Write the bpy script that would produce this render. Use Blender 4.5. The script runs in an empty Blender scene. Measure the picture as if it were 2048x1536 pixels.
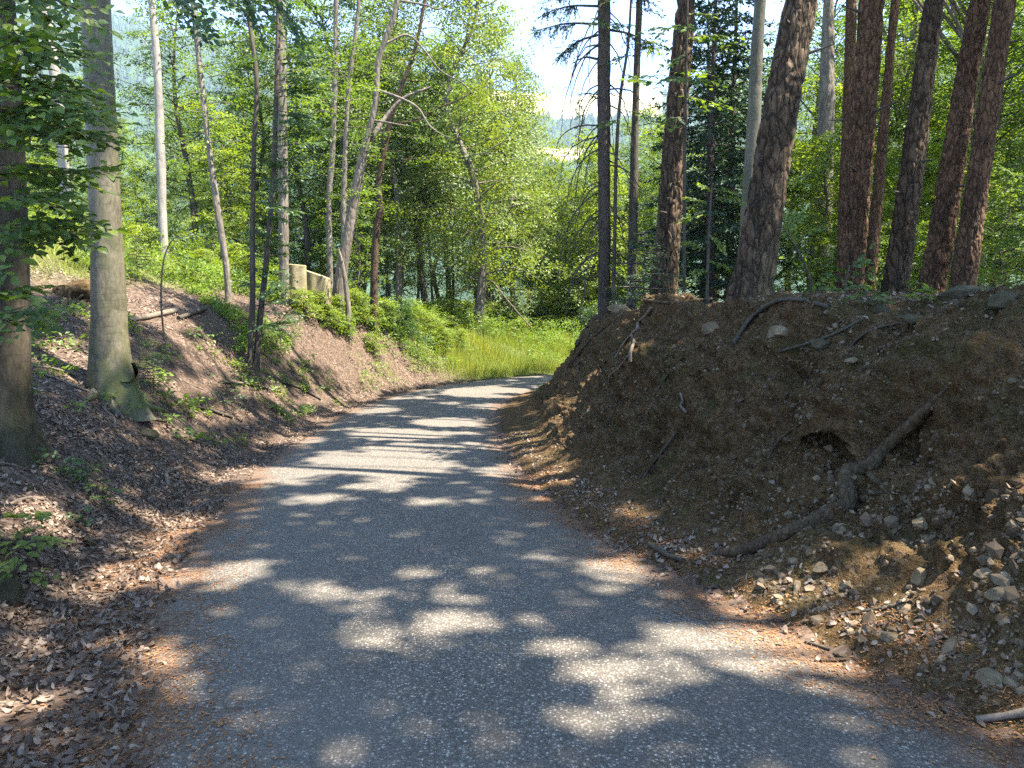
import bpy, math
import numpy as np
from mathutils import Vector
from mathutils.bvhtree import BVHTree

# ------------------------------------------------------------------ basics
scene = bpy.context.scene
COL = scene.collection
rng = np.random.default_rng(7)
FPX = 1479.0
PITCH = math.radians(5.0)
CAM = np.array([0.0, 0.0, 1.55])
FWD = np.array([0.0, math.cos(PITCH), -math.sin(PITCH)])
UPV = np.array([0.0, math.sin(PITCH), math.cos(PITCH)])
RGT = np.array([1.0, 0.0, 0.0])
SUN_EL, SUN_AZ = math.radians(62.0), math.radians(104.0)
SUN = np.array([math.cos(SUN_EL) * math.sin(SUN_AZ), math.cos(SUN_EL) * math.cos(SUN_AZ), math.sin(SUN_EL)])


def ray(px, py):
    return FWD + RGT * ((px - 1024) / FPX) + UPV * ((768 - py) / FPX)


def at(px, py, D):
    return CAM + D * ray(px, py)


def proj(P):
    q = np.asarray(P) - CAM
    d = q @ FWD
    d = np.where(np.abs(d) < 1e-3, 1e-3, d)
    return 1024 + FPX * (q @ RGT) / d, 768 - FPX * (q @ UPV) / d, d


def unit(v):
    v = np.asarray(v, float)
    n = np.linalg.norm(v, axis=-1, keepdims=True)
    return v / np.maximum(n, 1e-9)


def sstep(t):
    t = np.clip(t, 0, 1)
    return t * t * (3 - 2 * t)


# ------------------------------------------------------------------ noise
def _h(ix, iy, iz, s):
    v = (ix * 374761393 + iy * 668265263 + iz * 2147483647 + s * 1274126177) & 0xFFFFFFFF
    v = ((v ^ (v >> 13)) * 1274126177) & 0xFFFFFFFF
    v = v ^ (v >> 16)
    return (v & 0xFFFF) / 65535.0


def vnoise(P, seed=0):
    P = np.asarray(P, float)
    i = np.floor(P).astype(np.int64)
    f = P - i
    u = f * f * (3 - 2 * f)
    r = 0
    for dx in (0, 1):
        wx = u[:, 0] if dx else 1 - u[:, 0]
        for dy in (0, 1):
            wy = u[:, 1] if dy else 1 - u[:, 1]
            for dz in (0, 1):
                wz = u[:, 2] if dz else 1 - u[:, 2]
                r = r + wx * wy * wz * _h(i[:, 0] + dx, i[:, 1] + dy, i[:, 2] + dz, seed)
    return r * 2 - 1


def fbm(P, oct=4, seed=0, gain=0.5):
    P = np.asarray(P, float)
    a, s, r = 1.0, 0.0, 0.0
    for o in range(oct):
        r = r + a * vnoise(P * 2.0 ** o + 17.3 * o, seed + o)
        s += a
        a *= gain
    return r / s


def worley(P, seed=0):
    P = np.asarray(P, float)
    i = np.floor(P).astype(np.int64)
    f1 = np.full(len(P), 9.0)
    f2 = np.full(len(P), 9.0)
    cid = np.zeros(len(P))
    for dx in (-1, 0, 1):
        for dy in (-1, 0, 1):
            for dz in (-1, 0, 1):
                c = i + np.array([dx, dy, dz])
                q = np.stack([_h(c[:, 0], c[:, 1], c[:, 2], seed + k) for k in (0, 1, 2)], 1)
                d = np.linalg.norm(c + q - P, axis=1)
                better = d < f1
                f2 = np.where(better, f1, np.minimum(f2, d))
                cid = np.where(better, q[:, 0], cid)
                f1 = np.where(better, d, f1)
    return f1, f2, cid


# ------------------------------------------------------------------ mesh building
class MB:
    def __init__(self):
        self.V, self.F3, self.F4, self.A = [], [], [], []
        self.n = 0

    def add(self, V, F, rnd=0.5):
        V = np.asarray(V, float).reshape(-1, 3)
        F = np.asarray(F, np.int64)
        if len(V) == 0:
            return
        (self.F3 if F.shape[1] == 3 else self.F4).append(F + self.n)
        self.V.append(V)
        self.A.append(np.broadcast_to(np.asarray(rnd, float), (len(V),)))
        self.n += len(V)

    def add2(self, V, F3, F4, rnd=0.5):
        V = np.asarray(V, float).reshape(-1, 3)
        self.F3.append(np.asarray(F3, np.int64).reshape(-1, 3) + self.n)
        self.F4.append(np.asarray(F4, np.int64).reshape(-1, 4) + self.n)
        self.V.append(V)
        self.A.append(np.broadcast_to(np.asarray(rnd, float), (len(V),)))
        self.n += len(V)

    def arrays(self):
        V = np.concatenate(self.V)
        F3 = np.concatenate(self.F3) if self.F3 else np.zeros((0, 3), np.int64)
        F4 = np.concatenate(self.F4) if self.F4 else np.zeros((0, 4), np.int64)
        return V, F3, F4, np.concatenate(self.A)

    def mesh(self, name, mat, origin=None, smooth=True, attrs=None):
        V, F3, F4, A = self.arrays()
        if origin is not None:
            V = V - np.asarray(origin)
        me = bpy.data.meshes.new(name)
        nl = 3 * len(F3) + 4 * len(F4)
        me.vertices.add(len(V))
        me.vertices.foreach_set('co', V.astype(np.float32).ravel())
        me.loops.add(nl)
        me.loops.foreach_set('vertex_index', np.concatenate([F3.ravel(), F4.ravel()]).astype(np.int32))
        me.polygons.add(len(F3) + len(F4))
        st = np.concatenate([np.arange(len(F3)) * 3, 3 * len(F3) + np.arange(len(F4)) * 4]).astype(np.int32)
        me.polygons.foreach_set('loop_start', st)
        me.polygons.foreach_set('use_smooth', np.full(len(st), smooth))
        me.update(calc_edges=True)
        at_ = me.attributes.new('rnd', 'FLOAT', 'POINT')
        at_.data.foreach_set('value', A.astype(np.float32))
        for k, v in (attrs or {}).items():
            a2 = me.attributes.new(k, 'FLOAT', 'POINT')
            a2.data.foreach_set('value', np.asarray(v, np.float32))
        me.materials.append(mat)
        return me

    def build(self, name, mat, parent=None, origin=None, smooth=True, attrs=None):
        o = bpy.data.objects.new(name, self.mesh(name, mat, origin, smooth, attrs))
        COL.objects.link(o)
        if parent is not None:
            o.parent = parent
        elif origin is not None:
            o.location = Vector(origin)
        return o


def tag(o, label=None, cat=None, group=None, kind=None):
    if label:
        o['label'] = label
    if cat:
        o['category'] = cat
    if group:
        o['group'] = group
    if kind:
        o['kind'] = kind
    return o


def empty(name, loc, label, cat, group=None):
    o = bpy.data.objects.new(name, None)
    o.empty_display_size = 0.2
    COL.objects.link(o)
    o.location = Vector(loc)
    return tag(o, label, cat, group)


def copy_tree(o, loc, rz=0.0, sc=1.0, label=None, group=None, tilt=(0, 0)):
    c = o.copy()
    COL.objects.link(c)
    c.location = Vector(loc)
    c.rotation_euler = (tilt[0], tilt[1], rz)
    c.scale = (sc, sc, sc) if np.isscalar(sc) else sc
    if label:
        c['label'] = label
    if group:
        c['group'] = group
    for ch in o.children:
        d = ch.copy()
        COL.objects.link(d)
        d.parent = c
    return c


def smooth_path(pts, n):
    pts = np.asarray(pts, float)
    if len(pts) == 2:
        t = np.linspace(0, 1, n)[:, None]
        return pts[0] * (1 - t) + pts[1] * t
    P = np.vstack([2 * pts[0] - pts[1], pts, 2 * pts[-1] - pts[-2]])
    seg = np.linalg.norm(np.diff(pts, axis=0), axis=1)
    cum = np.concatenate([[0], np.cumsum(seg)])
    t = np.linspace(0, cum[-1], n)
    k = np.clip(np.searchsorted(cum, t, side='right') - 1, 0, len(seg) - 1)
    f = ((t - cum[k]) / np.maximum(seg[k], 1e-9))[:, None]
    a, b, c, d = P[k], P[k + 1], P[k + 2], P[k + 3]
    return 0.5 * ((2 * b) + (c - a) * f + (2 * a - 5 * b + 4 * c - d) * f ** 2 + (3 * b - a - 3 * c + d) * f ** 3)


def tube(path, rad, sides=6, cap=True):
    path = np.asarray(path, float)
    n = len(path)
    rad = np.broadcast_to(np.asarray(rad, float), (n,))
    T = unit(np.gradient(path, axis=0))
    ref = np.array([1.0, 0, 0]) if abs(T[0, 0]) < 0.8 else np.array([0, 1.0, 0])
    U = unit(ref - T * (T @ ref)[:, None])
    for i in range(1, n):
        u = U[i - 1] - T[i] * (U[i - 1] @ T[i])
        U[i] = u / max(np.linalg.norm(u), 1e-9)
    W = np.cross(T, U)
    a = np.linspace(0, 2 * np.pi, sides, endpoint=False)
    ring = np.cos(a)[None, :, None] * U[:, None, :] + np.sin(a)[None, :, None] * W[:, None, :]
    V = path[:, None, :] + rad[:, None, None] * ring
    V = V.reshape(-1, 3)
    i, j = np.meshgrid(np.arange(n - 1), np.arange(sides), indexing='ij')
    j2 = (j + 1) % sides
    F = np.stack([i * sides + j, i * sides + j2, (i + 1) * sides + j2, (i + 1) * sides + j], -1).reshape(-1, 4)
    return V, F, ring.reshape(-1, 3)


def rhombi(mb, P, D, N, L, W, rnd):
    """one simple pointed leaf (four corners) per row"""
    D = unit(D)
    S = unit(np.cross(D, N))
    Nn = np.cross(S, D)
    L = np.broadcast_to(L, (len(P),))[:, None]
    W = np.broadcast_to(W, (len(P),))[:, None]
    V = np.stack([P, P + D * L * .45 + S * W * .5 + Nn * W * .12, P + D * L, P + D * L * .45 - S * W * .5 + Nn * W * .12], 1)
    F = np.arange(len(P) * 4).reshape(-1, 4)
    mb.add(V.reshape(-1, 3), F, np.repeat(np.broadcast_to(rnd, (len(P),)), 4))


def true_leaves(mb, P, D, N, L, W, rnd, curl=0.15):
    """oval leaf with a fold along its rib and a curl, for foliage near the camera"""
    D = unit(D)
    S = unit(np.cross(D, N))
    Nn = np.cross(S, D)
    n = len(P)
    L = np.broadcast_to(L, (n,))[:, None]
    W = np.broadcast_to(W, (n,))[:, None]
    curl = np.broadcast_to(curl, (n,))[:, None]

    def pt(t, s):
        up = -curl * L * (t - .35) ** 2 * 2.2 + abs(s) * W * .22
        return P + D * L * t + S * W * s + Nn * up
    V = np.stack([pt(0, 0), pt(.25, .4), pt(.6, .46), pt(.85, .24), pt(1.0, 0), pt(.85, -.24), pt(.6, -.46), pt(.25, -.4), pt(.3, 0), pt(.65, 0)], 1)
    F3 = np.array([[0, 1, 8], [0, 8, 7], [3, 4, 9], [4, 5, 9]])
    F4 = np.array([[1, 2, 9, 8], [8, 9, 6, 7]])
    F3b = np.array([[2, 3, 9], [5, 6, 9]])
    base = np.arange(n)[:, None, None] * 10
    mb.add2(V.reshape(-1, 3), (np.vstack([F3, F3b])[None] + base).reshape(-1, 3), (F4[None] + base).reshape(-1, 4),
            np.repeat(np.broadcast_to(rnd, (n,)), 10))


# ------------------------------------------------------------------ materials
def mat(name):
    m = bpy.data.materials.new(name)
    m.use_nodes = True
    nt = m.node_tree
    for n in list(nt.nodes):
        nt.nodes.remove(n)
    out = nt.nodes.new('ShaderNodeOutputMaterial')
    return m, nt, out


class NT:
    def __init__(self, nt):
        self.nt = nt

    def n(self, t, **kw):
        nd = self.nt.nodes.new(t)
        for k, v in kw.items():
            setattr(nd, k, v)
        return nd

    def l(self, a, b):
        self.nt.links.new(a, b)

    def val(self, sock, v):
        if hasattr(v, 'node'):
            self.l(v, sock)
        else:
            sock.default_value = v

    def coord(self, scale=(1, 1, 1), kind='Object'):
        tc = self.n('ShaderNodeTexCoord')
        mp = self.n('ShaderNodeMapping')
        self.l(tc.outputs[kind], mp.inputs['Vector'])
        mp.inputs['Scale'].default_value = scale
        return mp.outputs['Vector']

    def noise(self, vec, scale, detail=4, rough=.55, dist=0.0):
        t = self.n('ShaderNodeTexNoise')
        self.l(vec, t.inputs['Vector'])
        t.inputs['Scale'].default_value = scale
        t.inputs['Detail'].default_value = detail
        t.inputs['Roughness'].default_value = rough
        t.inputs['Distortion'].default_value = dist
        return t.outputs['Fac']

    def voro(self, vec, scale, feature='F1', rand=1.0):
        t = self.n('ShaderNodeTexVoronoi', feature=feature)
        self.l(vec, t.inputs['Vector'])
        t.inputs['Scale'].default_value = scale
        t.inputs['Randomness'].default_value = rand
        return t

    def ramp(self, fac, stops, interp='LINEAR'):
        r = self.n('ShaderNodeValToRGB')
        self.l(fac, r.inputs['Fac'])
        el = r.color_ramp
        el.interpolation = interp
        while len(el.elements) < len(stops):
            el.elements.new(0.5)
        for e, (p, c) in zip(el.elements, stops):
            e.position = p
            e.color = (c[0], c[1], c[2], 1) if not np.isscalar(c) else (c, c, c, 1)
        return r.outputs['Color']

    def mix(self, fac, a, b, mode='MIX'):
        m = self.n('ShaderNodeMix', data_type='RGBA', blend_type=mode)
        self.val(m.inputs[0], fac)
        for s, v in ((m.inputs[6], a), (m.inputs[7], b)):
            if hasattr(v, 'node'):
                self.l(v, s)
            else:
                s.default_value = (*v, 1) if len(v) == 3 else v
        return m.outputs[2]

    def math(self, op, a, b=0.0):
        m = self.n('ShaderNodeMath', operation=op)
        self.val(m.inputs[0], a)
        self.val(m.inputs[1], b)
        return m.outputs[0]

    def attr(self, name):
        a = self.n('ShaderNodeAttribute', attribute_name=name)
        return a.outputs['Fac']

    def bump(self, h, strength=.5, dist=.02, prev=None):
        b = self.n('ShaderNodeBump')
        self.l(h, b.inputs['Height'])
        b.inputs['Strength'].default_value = strength
        b.inputs['Distance'].default_value = dist
        if prev is not None:
            self.l(prev, b.inputs['Normal'])
        return b.outputs['Normal']

    def princ(self, color, rough=.9, normal=None, spec=.3):
        p = self.n('ShaderNodeBsdfPrincipled')
        if hasattr(color, 'node'):
            self.l(color, p.inputs['Base Color'])
        else:
            p.inputs['Base Color'].default_value = (*color, 1)
        self.val(p.inputs['Roughness'], rough)
        p.inputs['Specular IOR Level'].default_value = spec
        if normal is not None:
            self.l(normal, p.inputs['Normal'])
        return p.outputs['BSDF']


def leaf_mat(name, stops, trans=.5, tint=(1.45, 1.4, .42), gloss=.025):
    m, nt, out = mat(name)
    g = NT(nt)
    rn = g.attr('rnd')
    oi = g.n('ShaderNodeObjectInfo').outputs['Random']
    fac = g.math('ADD', g.math('MULTIPLY', rn, .8), g.math('MULTIPLY', oi, .2))
    c = g.ramp(fac, stops)
    tc = g.mix(1.0, c, tint, 'MULTIPLY')
    d = g.n('ShaderNodeBsdfDiffuse')
    t = g.n('ShaderNodeBsdfTranslucent')
    gl = g.n('ShaderNodeBsdfGlossy')
    gl.inputs['Roughness'].default_value = .5
    gl.inputs['Color'].default_value = (.9, .95, 1, 1)
    g.l(c, d.inputs['Color'])
    g.l(tc, t.inputs['Color'])
    m1 = g.n('ShaderNodeMixShader')
    m1.inputs[0].default_value = trans
    g.l(d.outputs[0], m1.inputs[1])
    g.l(t.outputs[0], m1.inputs[2])
    m2 = g.n('ShaderNodeMixShader')
    m2.inputs[0].default_value = gloss
    g.l(m1.outputs[0], m2.inputs[1])
    g.l(gl.outputs[0], m2.inputs[2])
    g.l(m2.outputs[0], out.inputs['Surface'])
    return m


def bark_mat(name, c_lo, c_hi, scale, stretch=.25, crack=.5, moss=0.0, rough=.9, lent=0.0, bdist=.02, patch=None, patch_amt=.4):
    m, nt, out = mat(name)
    g = NT(nt)
    v = g.coord((1, 1, stretch))
    nz = g.noise(v, 3.0, 5, .6)
    wv = g.n('ShaderNodeVectorMath', operation='ADD')
    ns = g.n('ShaderNodeTexNoise')
    g.l(v, ns.inputs['Vector'])
    ns.inputs['Scale'].default_value = scale * .6
    sc = g.n('ShaderNodeVectorMath', operation='SCALE')
    g.l(ns.outputs['Color'], sc.inputs[0])
    sc.inputs['Scale'].default_value = .35 / scale * 4
    g.l(v, wv.inputs[0])
    g.l(sc.outputs[0], wv.inputs[1])
    ve = g.voro(wv.outputs[0], scale, 'DISTANCE_TO_EDGE')
    vc = g.voro(wv.outputs[0], scale, 'F1')
    cellv = g.n('ShaderNodeSeparateColor')
    g.l(vc.outputs['Color'], cellv.inputs[0])
    fine = g.noise(g.coord((1, 1, .35)), 38, 4, .7)
    f = g.math('ADD', g.math('MULTIPLY', cellv.outputs[0], .22), g.math('MULTIPLY', nz, .78))
    f = g.math('ADD', f, g.math('MULTIPLY', g.math('SUBTRACT', fine, .5), 1.1))
    col = g.ramp(f, [(.25, c_lo), (.75, c_hi)])
    if patch is not None:
        pm = g.ramp(g.noise(g.coord((1, 1, .6)), 5, 3, .6), [(.5, 0.0), (.62, 1.0)])
        pf = g.n('ShaderNodeRGBToBW')
        g.l(pm, pf.inputs[0])
        col = g.mix(g.math('MULTIPLY', pf.outputs[0], patch_amt), col, patch)
    edge = g.ramp(ve.outputs['Distance'], [(0, 1.0), (.11, 0.0)])
    eb = g.n('ShaderNodeRGBToBW')
    g.l(edge, eb.inputs[0])
    col = g.mix(g.math('MULTIPLY', eb.outputs[0], crack), col, tuple(x * .35 for x in c_lo))
    if lent > 0:
        lv = g.noise(g.coord((3, 3, 45)), 1.0, 2, .5)
        lm = g.ramp(lv, [(.60, 0.0), (.68, 1.0)])
        lb = g.n('ShaderNodeRGBToBW')
        g.l(lm, lb.inputs[0])
        col = g.mix(g.math('MULTIPLY', lb.outputs[0], lent), col, tuple(x * .45 for x in c_lo))
    if moss > 0:
        mo = g.ramp(g.noise(g.coord((1, 1, .5)), 4, 4, .65), [(.42, 0.0), (.62, 1.0)])
        mb_ = g.n('ShaderNodeRGBToBW')
        g.l(mo, mb_.inputs[0])
        low = g.n('ShaderNodeSeparateXYZ')
        g.l(g.coord(), low.inputs[0])
        lo2 = g.n('ShaderNodeMapRange')
        g.l(low.outputs[2], lo2.inputs[0])
        lo2.inputs[1].default_value = .1
        lo2.inputs[2].default_value = 1.0
        lo2.inputs[3].default_value = 1
        lo2.inputs[4].default_value = .12
        col = g.mix(g.math('MULTIPLY', g.math('MULTIPLY', mb_.outputs[0], lo2.outputs[0]), moss), col, (.07, .085, .02))
    hgt = g.math('ADD', g.math('MULTIPLY', g.ramp(ve.outputs['Distance'], [(0, 0.0), (.25, 1.0)]), 1.0), g.math('MULTIPLY', fine, .35))
    nrm = g.bump(hgt, .8, bdist)
    g.l(g.princ(col, rough, nrm, .2), out.inputs['Surface'])
    return m


def simple_mat(name, stops, scale=8, rough=.9, bump=.01, use_rnd=False, spec=.25, trans=0):
    m, nt, out = mat(name)
    g = NT(nt)
    nz = g.noise(g.coord(), scale, 5, .65)
    f = nz
    if use_rnd:
        f = g.math('ADD', g.math('MULTIPLY', g.attr('rnd'), .75), g.math('MULTIPLY', nz, .25))
    col = g.ramp(f, stops)
    nr = g.bump(g.noise(g.coord(), scale * 4, 4, .65), .6, bump) if bump else None
    sh = g.princ(col, rough, nr, spec)
    if trans:
        t = g.n('ShaderNodeBsdfTranslucent')
        g.l(col, t.inputs['Color'])
        mx = g.n('ShaderNodeMixShader')
        mx.inputs[0].default_value = trans
        g.l(sh, mx.inputs[1])
        g.l(t.outputs[0], mx.inputs[2])
        sh = mx.outputs[0]
    g.l(sh, out.inputs['Surface'])
    return m


M = {}
M['beech_leaf'] = leaf_mat('beech_leaf', [(0, (.045, .085, .019)), (.45, (.09, .148, .03)), (.8, (.15, .21, .038)), (1, (.21, .255, .048))], .52)
M['dark_leaf'] = leaf_mat('dark_leaf', [(0, (.028, .062, .016)), (.6, (.05, .10, .02)), (1, (.09, .155, .028))], .45, gloss=.035)
M['oak_leaf'] = leaf_mat('oak_leaf', [(0, (.085, .13, .028)), (.5, (.155, .21, .042)), (1, (.26, .30, .07))], .42, (1.4, 1.35, .45), .025)
M['lime_leaf'] = leaf_mat('lime_leaf', [(0, (.10, .16, .026)), (.6, (.175, .24, .036)), (1, (.25, .29, .05))], .52)
M['needle'] = leaf_mat('needle', [(0, (.018, .040, .018)), (.6, (.030, .060, .022)), (1, (.055, .085, .03))], .2, (1.1, 1.2, .7), .04)
M['needle_young'] = leaf_mat('needle_young', [(0, (.04, .08, .03)), (1, (.10, .14, .05))], .35, (1.2, 1.2, .7), .04)
M['grass'] = leaf_mat('grass_blade', [(0, (.13, .18, .025)), (.5, (.22, .27, .035)), (.85, (.30, .31, .06)), (1, (.40, .34, .13))], .45)
M['weed'] = leaf_mat('weed_leaf', [(0, (.09, .16, .024)), (.6, (.16, .24, .034)), (1, (.25, .30, .05))], .45)
M['beech_bark'] = bark_mat('beech_bark', (.066, .056, .035), (.165, .142, .092), 4.5, .5, .0, .9, .4, .4, .005, (.07, .07, .032), .6)
M['shaded_bark'] = bark_mat('shaded_bark', (.028, .022, .014), (.078, .062, .040), 6, .35, .35, .25, .9, .3, .008)  # beech bark darkened so the edge trunk's shade sits in its colour
M['pale_bark'] = bark_mat('pale_bark', (.17, .15, .125), (.31, .275, .235), 3, .5, .1, .2, .8, .3, .006)
M['pine_bark'] = bark_mat('pine_bark', (.036, .0235, .0135), (.135, .088, .050), 13, .3, .85, .15, .92, 0, .03)
M['red_bark'] = bark_mat('red_bark', (.045, .0235, .012), (.165, .088, .043), 19, .38, .8, .1, .92, 0, .02)
M['spruce_bark'] = bark_mat('spruce_bark', (.045, .034, .026), (.11, .085, .064), 26, .45, .6, .1, .92, 0, .012)
M['thin_bark'] = bark_mat('thin_bark', (.045, .036, .026), (.105, .088, .064), 10, .3, .3, .08, .9, .2, .006)
M['grey_bark'] = bark_mat('grey_bark', (.095, .078, .06), (.22, .185, .145), 8, .3, .4, .3, .9, .1, .012)
M['root'] = bark_mat('root_bark', (.045, .028, .017), (.115, .076, .046), 26, .4, .5, .2, .9, 0, .01)
M['dead_wood'] = simple_mat('dead_wood', [(.3, (.095, .07, .048)), (.7, (.22, .175, .128))], 14, .9, .006)
M['stump_wood'] = simple_mat('stump_wood', [(.3, (.16, .13, .06)), (.7, (.33, .27, .16))], 6, .9, .01)
M['rock'] = simple_mat('rock', [(.25, (.085, .062, .034)), (.5, (.17, .127, .07)), (.75, (.29, .23, .135))], 5, .85, .02)
M['moss_rock'] = simple_mat('mossy_rock', [(.3, (.026, .029, .009)), (.5, (.062, .053, .027)), (.75, (.12, .10, .06))], 4, .9, .02)
M['pebble'] = simple_mat('pebble', [(0, (.045, .031, .017)), (.5, (.115, .083, .048)), (1, (.27, .205, .125))], 9, .85, .004, True)
M['litter'] = simple_mat('litter_leaf', [(0, (.05, .03, .018)), (.3, (.108, .070, .045)), (.6, (.18, .128, .088)), (.85, (.29, .232, .175)), (1, (.30, .135, .05))], 30, .62, 0, True, .35, .15)
M['needle_litter'] = simple_mat('needle_litter', [(0, (.12, .055, .024)), (.6, (.25, .115, .045)), (1, (.36, .2, .085))], 30, .8, 0, True)

# ------------------------------------------------------------------ terrain
CL = smooth_path([(4.6, -9), (3.0, -5), (1.55, -1.0), (0.24, 2.7), (-0.72, 5.1), (-1.47, 8.5), (-1.75, 11), (-1.95, 14), (-1.95, 17), (-1.5, 20.2),
                  (-0.4, 23), (1.4, 25.5), (3.8, 27.3), (6.6, 28.2), (10, 28.6), (16, 28.6), (26, 28.2), (40, 27)], 700)
_seg = np.linalg.norm(np.diff(CL, axis=0), axis=1)
CS = np.concatenate([[0], np.cumsum(_seg)])
CS = CS - CS[np.argmin(np.abs(CL[:, 1]))]          # arc length measured from beside the camera
CT = unit(np.gradient(CL, axis=0))
CN = np.stack([CT[:, 1], -CT[:, 0]], 1)            # towards the right of the road
HW = 1.6


def road_z(s):
    s = np.asarray(s, float)
    return np.interp(s, [-12, 0, 9, 13, 17.5, 24, 34, 60], [.42, 0, -.31, -.43, -.5, -.5, -.52, -1.2])


def lateral(x, y):
    x = np.asarray(x, float).ravel()
    y = np.asarray(y, float).ravel()
    d = np.empty(len(x))
    s = np.empty(len(x))
    for a in range(0, len(x), 20000):
        b = slice(a, a + 20000)
        dx = x[b, None] - CL[None, :, 0]
        dy = y[b, None] - CL[None, :, 1]
        q = dx * dx + dy * dy
        k = q.argmin(1)
        r = np.arange(len(k))
        sg = np.sign(dx[r, k] * CN[k, 0] + dy[r, k] * CN[k, 1])
        d[b] = np.sqrt(q[r, k]) * np.where(sg == 0, 1, sg)
        s[b] = CS[k]
    return d, s


RE = [0, .35, .55, .9, 1.25, 1.6, 1.95, 2.4, 3.2, 6, 12, 20, 40, 80]
RZ = [0, .05, .15, .46, 1.08, 1.70, 2.02, 2.12, 2.14, 1.9, 1.1, .1, -3, -9]


def bank_scale(s):
    return np.interp(s, [-10, 2, 5, 8, 14, 20, 24, 30, 36], [.9, .85, .89, .95, 1.0, .97, .85, .45, .3])


def bank_stretch(s):
    return np.interp(s, [-10, 7, 10, 13, 17, 22, 30], [1.0, 1.0, 1.12, 1.42, 1.5, 1.3, 1.2])


def H(x, y, detail=True):
    shp = np.shape(x)
    d, s = lateral(x, y)
    x = np.asarray(x, float).ravel()
    y = np.asarray(y, float).ravel()
    zr = road_z(s)
    # right of the road
    er = np.maximum(d - HW, 0)
    er = np.where(er < 6, er / bank_stretch(s), er)
    er = np.where((er < 6) & (d - HW >= 6), 6, er)
    right = np.interp(er, RE, RZ) * np.where(er < 12, bank_scale(s), 1.0 + (bank_scale(s) - 1) * np.clip(1 - (er - 12) / 10, 0, 1))
    # left of the road
    el = np.maximum(-d - HW, 0)
    hb = np.interp(s, [-8, 0, 4, 7, 9, 13, 17, 20, 23, 26, 30, 40], [.6, .55, .68, .62, .95, 2.0, 2.4, 2.35, 1.95, 1.35, .75, .4])
    rb = np.interp(s, [-8, 0, 4.5, 7, 9, 13, 17, 20, 23, 30], [.5, .42, .5, 1.5, 1.7, 2.3, 2.6, 2.3, 2.1, 2.4])
    e0 = np.interp(s, [-8, 4.5, 7], [.72, .68, .4])
    g = np.interp(s, [-8, 2, 8, 12, 16, 20, 24, 27, 31, 45], [.16, .2, .3, .36, .4, .36, .2, .1, .07, .05])
    t = np.clip((el - e0) / rb, 0, 1)
    left = -.05 * sstep(el / .4) * (1 - t) + hb * (.4 * t + .6 * sstep(t))
    E = np.maximum(el - e0 - rb, 0)
    left = left + g * 28 * (1 - np.exp(-E / 28))
    z = zr + np.where(d >= 0, right, left)
    dist = np.hypot(x, y)
    z = z - 75 * sstep((dist - 80) / 320) - 10 * sstep((dist - 55) / 60) * (x > -200)
    if detail:
        P = np.stack([x, y, np.zeros_like(x)], 1)
        off = np.maximum(er, el)
        w = np.clip(off / .8, 0, 1)
        z = z + w * (fbm(P * .9, 3, 5) * .10 + fbm(P * 5, 3, 9) * .03) + np.clip(off / 12 - .5, 0, 1) * fbm(P * .15, 3, 11) * .9
    return z.reshape(shp)


def Hp(x, y):
    return float(H(np.array([x]), np.array([y]))[0])


def axis(a, b, fine, lo, hi, grow=1.09):
    v = list(np.arange(a, b + 1e-6, fine))
    st, p = fine, b
    while p < hi:
        st *= grow
        p += st
        v.append(p)
    st, p = fine, a
    pre = []
    while p > lo:
        st *= grow
        p -= st
        pre.append(p)
    return np.array(pre[::-1] + v)


gx = axis(-9, 4.5, .10, -520, 520)
gy = axis(-3, 22, .11, -120, 560)
GX, GY = np.meshgrid(gx, gy)
gd, gs = lateral(GX, GY)
GZ = H(GX, GY).ravel()
ger = gd - HW
gek = ger / bank_stretch(gs)
sink = np.where((gd > 0) & (gek > .12) & (gek < 3.1) & (gs < 30), np.minimum(np.clip((gek - .12) / .2, 0, 1), np.clip((3.1 - gek) / .3, 0, 1)) * .45, 0)
GZ = GZ - sink - np.where(np.abs(gd) < HW + .05, .03, 0)
mb = MB()
ny, nx = GX.shape
ii, jj = np.meshgrid(np.arange(ny - 1), np.arange(nx - 1), indexing='ij')
F = np.stack([ii * nx + jj, ii * nx + jj + 1, (ii + 1) * nx + jj + 1, (ii + 1) * nx + jj], -1).reshape(-1, 4)
GV = np.stack([GX.ravel(), GY.ravel(), GZ], 1)
mb.add(GV, F)
gel = -gd - HW


def grassy(x, y, d, s):
    el = -d - HW
    P = np.stack([x, y, 0 * x], 1)
    n = fbm(P * .45, 3, 21) * .5 + fbm(P * 2.2, 2, 22) * .25
    hill = sstep((s - 11.5) / 2.5) * sstep((el - np.interp(s, [12, 16, 20, 23, 26], [4.2, 3.6, 3.2, 2.6, 1.0])) / 1.2)
    verge = sstep((s - 23.5) / 3) * (el > .25)
    return np.clip(np.maximum(hill * (.75 + n), verge * (1.0 + n * .6)), 0, 1) * (d < 0)


G_gr = grassy(GX.ravel(), GY.ravel(), gd, gs)

m, nt, out = mat('forest_floor')
g = NT(nt)
v = g.coord()
n1 = g.noise(v, 1.3, 5, .6)
n2 = g.noise(v, 22, 4, .7)
vc = g.voro(v, 26)
sepc = g.n('ShaderNodeSeparateColor')
g.l(vc.outputs['Color'], sepc.inputs[0])
f = g.math('ADD', g.math('MULTIPLY', n2, .5), g.math('MULTIPLY', sepc.outputs[0], .5))
brown = g.ramp(f, [(.2, (.045, .030, .021)), (.5, (.095, .065, .046)), (.8, (.19, .135, .10))])
brown = g.mix(g.math('MULTIPLY', g.ramp(g.noise(v, .55, 4, .7), [(.4, 0.0), (.65, 1.0)]), .35), brown, (.05, .037, .024))
green = g.ramp(g.math('ADD', g.math('MULTIPLY', n2, .6), g.math('MULTIPLY', n1, .4)), [(.3, (.05, .075, .02)), (.6, (.11, .13, .035)), (.8, (.20, .18, .075))])
col = g.mix(g.attr('grassy'), brown, green)
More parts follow.
